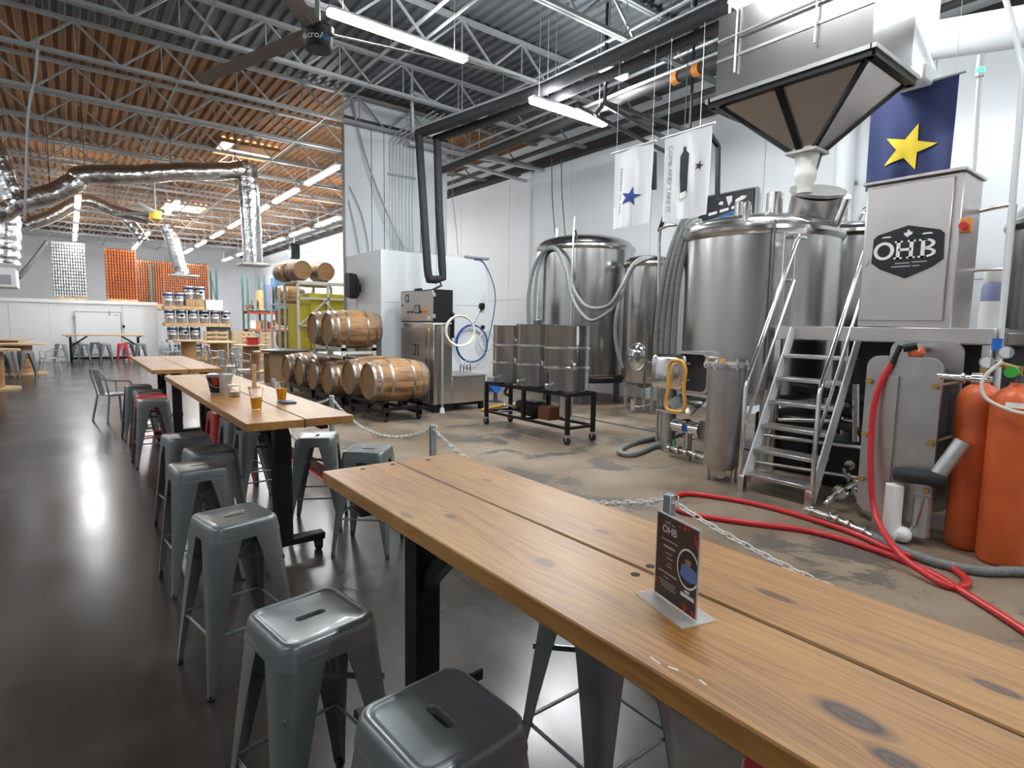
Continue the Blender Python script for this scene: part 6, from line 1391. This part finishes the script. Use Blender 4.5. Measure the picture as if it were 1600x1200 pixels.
spool(5.4, 17.0, .9, .98, 'large round high table beneath the cream tower') if False else None
t = thing('high_round_table', 'wide dark round table below the yellow panels', 'table', (4.15, 14.6, 0)); MB().lathe([(.001, .96), (.62, .96), (.62, 1.0), (.001, 1.0)], (4.3, 14.75, 0), 30).build('top', 'dark_steel', t); MB().lathe([(.40, .02), (.42, .96)], (4.3, 14.75, 0), 24).build('drum', 'board_brown', t)
t = thing('red_cooler', 'small red cooler box by the round tables', 'cooler box', (5.05, 20.9, .92)); 
MB().rbox(4.62, 4.98, 20.15, 20.45, .921, 1.13, .03).build('box', 'stool_red', t); MB().rbox(4.61, 4.99, 20.14, 20.46, 1.13, 1.18, .02).build('lid', 'crate_red', t)
def make_chair():
    t = thing('metal_chair', '', 'chair', (0,0,0), 'grey metal armchairs')
    MB().loft([rsq(.18, .05, .45), rsq(.185, .05, .44), rsq(.185, .05, .42)], cap0=True, cap1=True).build('seat', 'chair_grey', t)
    for sx in (-1, 1):
        MB().tube([(sx*.17, -.17, .43), (sx*.22, -.21, 0)], .018, 7).build('leg', 'chair_grey', t); MB().tube([(sx*.17, .17, .43), (sx*.22, .24, 0)], .018, 7).build('leg', 'chair_grey', t)
        MB().tube([(sx*.2, -.14, .43), (sx*.23, -.15, .60), (sx*.235, -.10, .66), (sx*.23, .12, .68), (sx*.20, .22, .70)], .012, 7, sub=3).build('arm', 'chair_grey', t)
    MB().tube([(-.17, .17, .43), (-.19, .23, .70), (-.15, .27, .84), (0, .28, .86), (.15, .27, .84), (.19, .23, .70), (.17, .17, .43)], .013, 7, sub=4).build('back_frame', 'chair_grey', t)
    MB().add([(-.07, .175, .43), (.07, .175, .43), (.09, .27, .85), (-.09, .27, .85), (-.07, .18, .43), (.07, .18, .43), (.09, .275, .85), (-.09, .275, .85)], [(0,1,2,3),(7,6,5,4),(0,4,5,1),(1,5,6,2),(2,6,7,3),(3,7,4,0)]).build('back_splat', 'chair_grey', t)
    return t
ch0 = make_chair(); CH = [0]
for x, y, rz, lab in ((.55, 11.6, 115, 'grey metal armchair at the left of the empty plank table'), (1.9, 9.2, -100, 'grey armchair between the plank tables on the right'), (-.55, 23.1, -70, 'grey armchair beside the left spool table'), (3.05, 26.0, 60, 'left armchair of the pair before the kegs'), (3.4, 26.5, 30, 'second armchair left of the spool before the kegs'), (4.35, 25.5, -60, 'armchair right of the spool before the kegs'), (3.55, 15.9, 80, 'armchair nearest the round spool by the barrels'), (3.45, 17.3, 30, 'armchair turned away beside the round spool'), (4.2, 19.2, 20, 'armchair before the red cooler'), (3.9, 21.5, 100, 'armchair left of the far spool tables'), (5.0, 23.2, -80, 'armchair right of the spool before the pallets')):
    o = dup(ch0) if CH[0] else ch0; CH[0] = 1; place(o, (x, y, 0), math.radians(rz), lab)
for k, (x, y) in enumerate(((-1.35, 21.1), (-1.0, 21.4), (-1.5, 21.9-.9))):
    stool(x-.0, y, 10*k, ('nearest', 'second', 'third')[k]+' pale stool at the left spool table', group='stools at the left spool')
stool(5.3, 19.6, 12, 'red stool glimpsed behind the round spool', red=True)
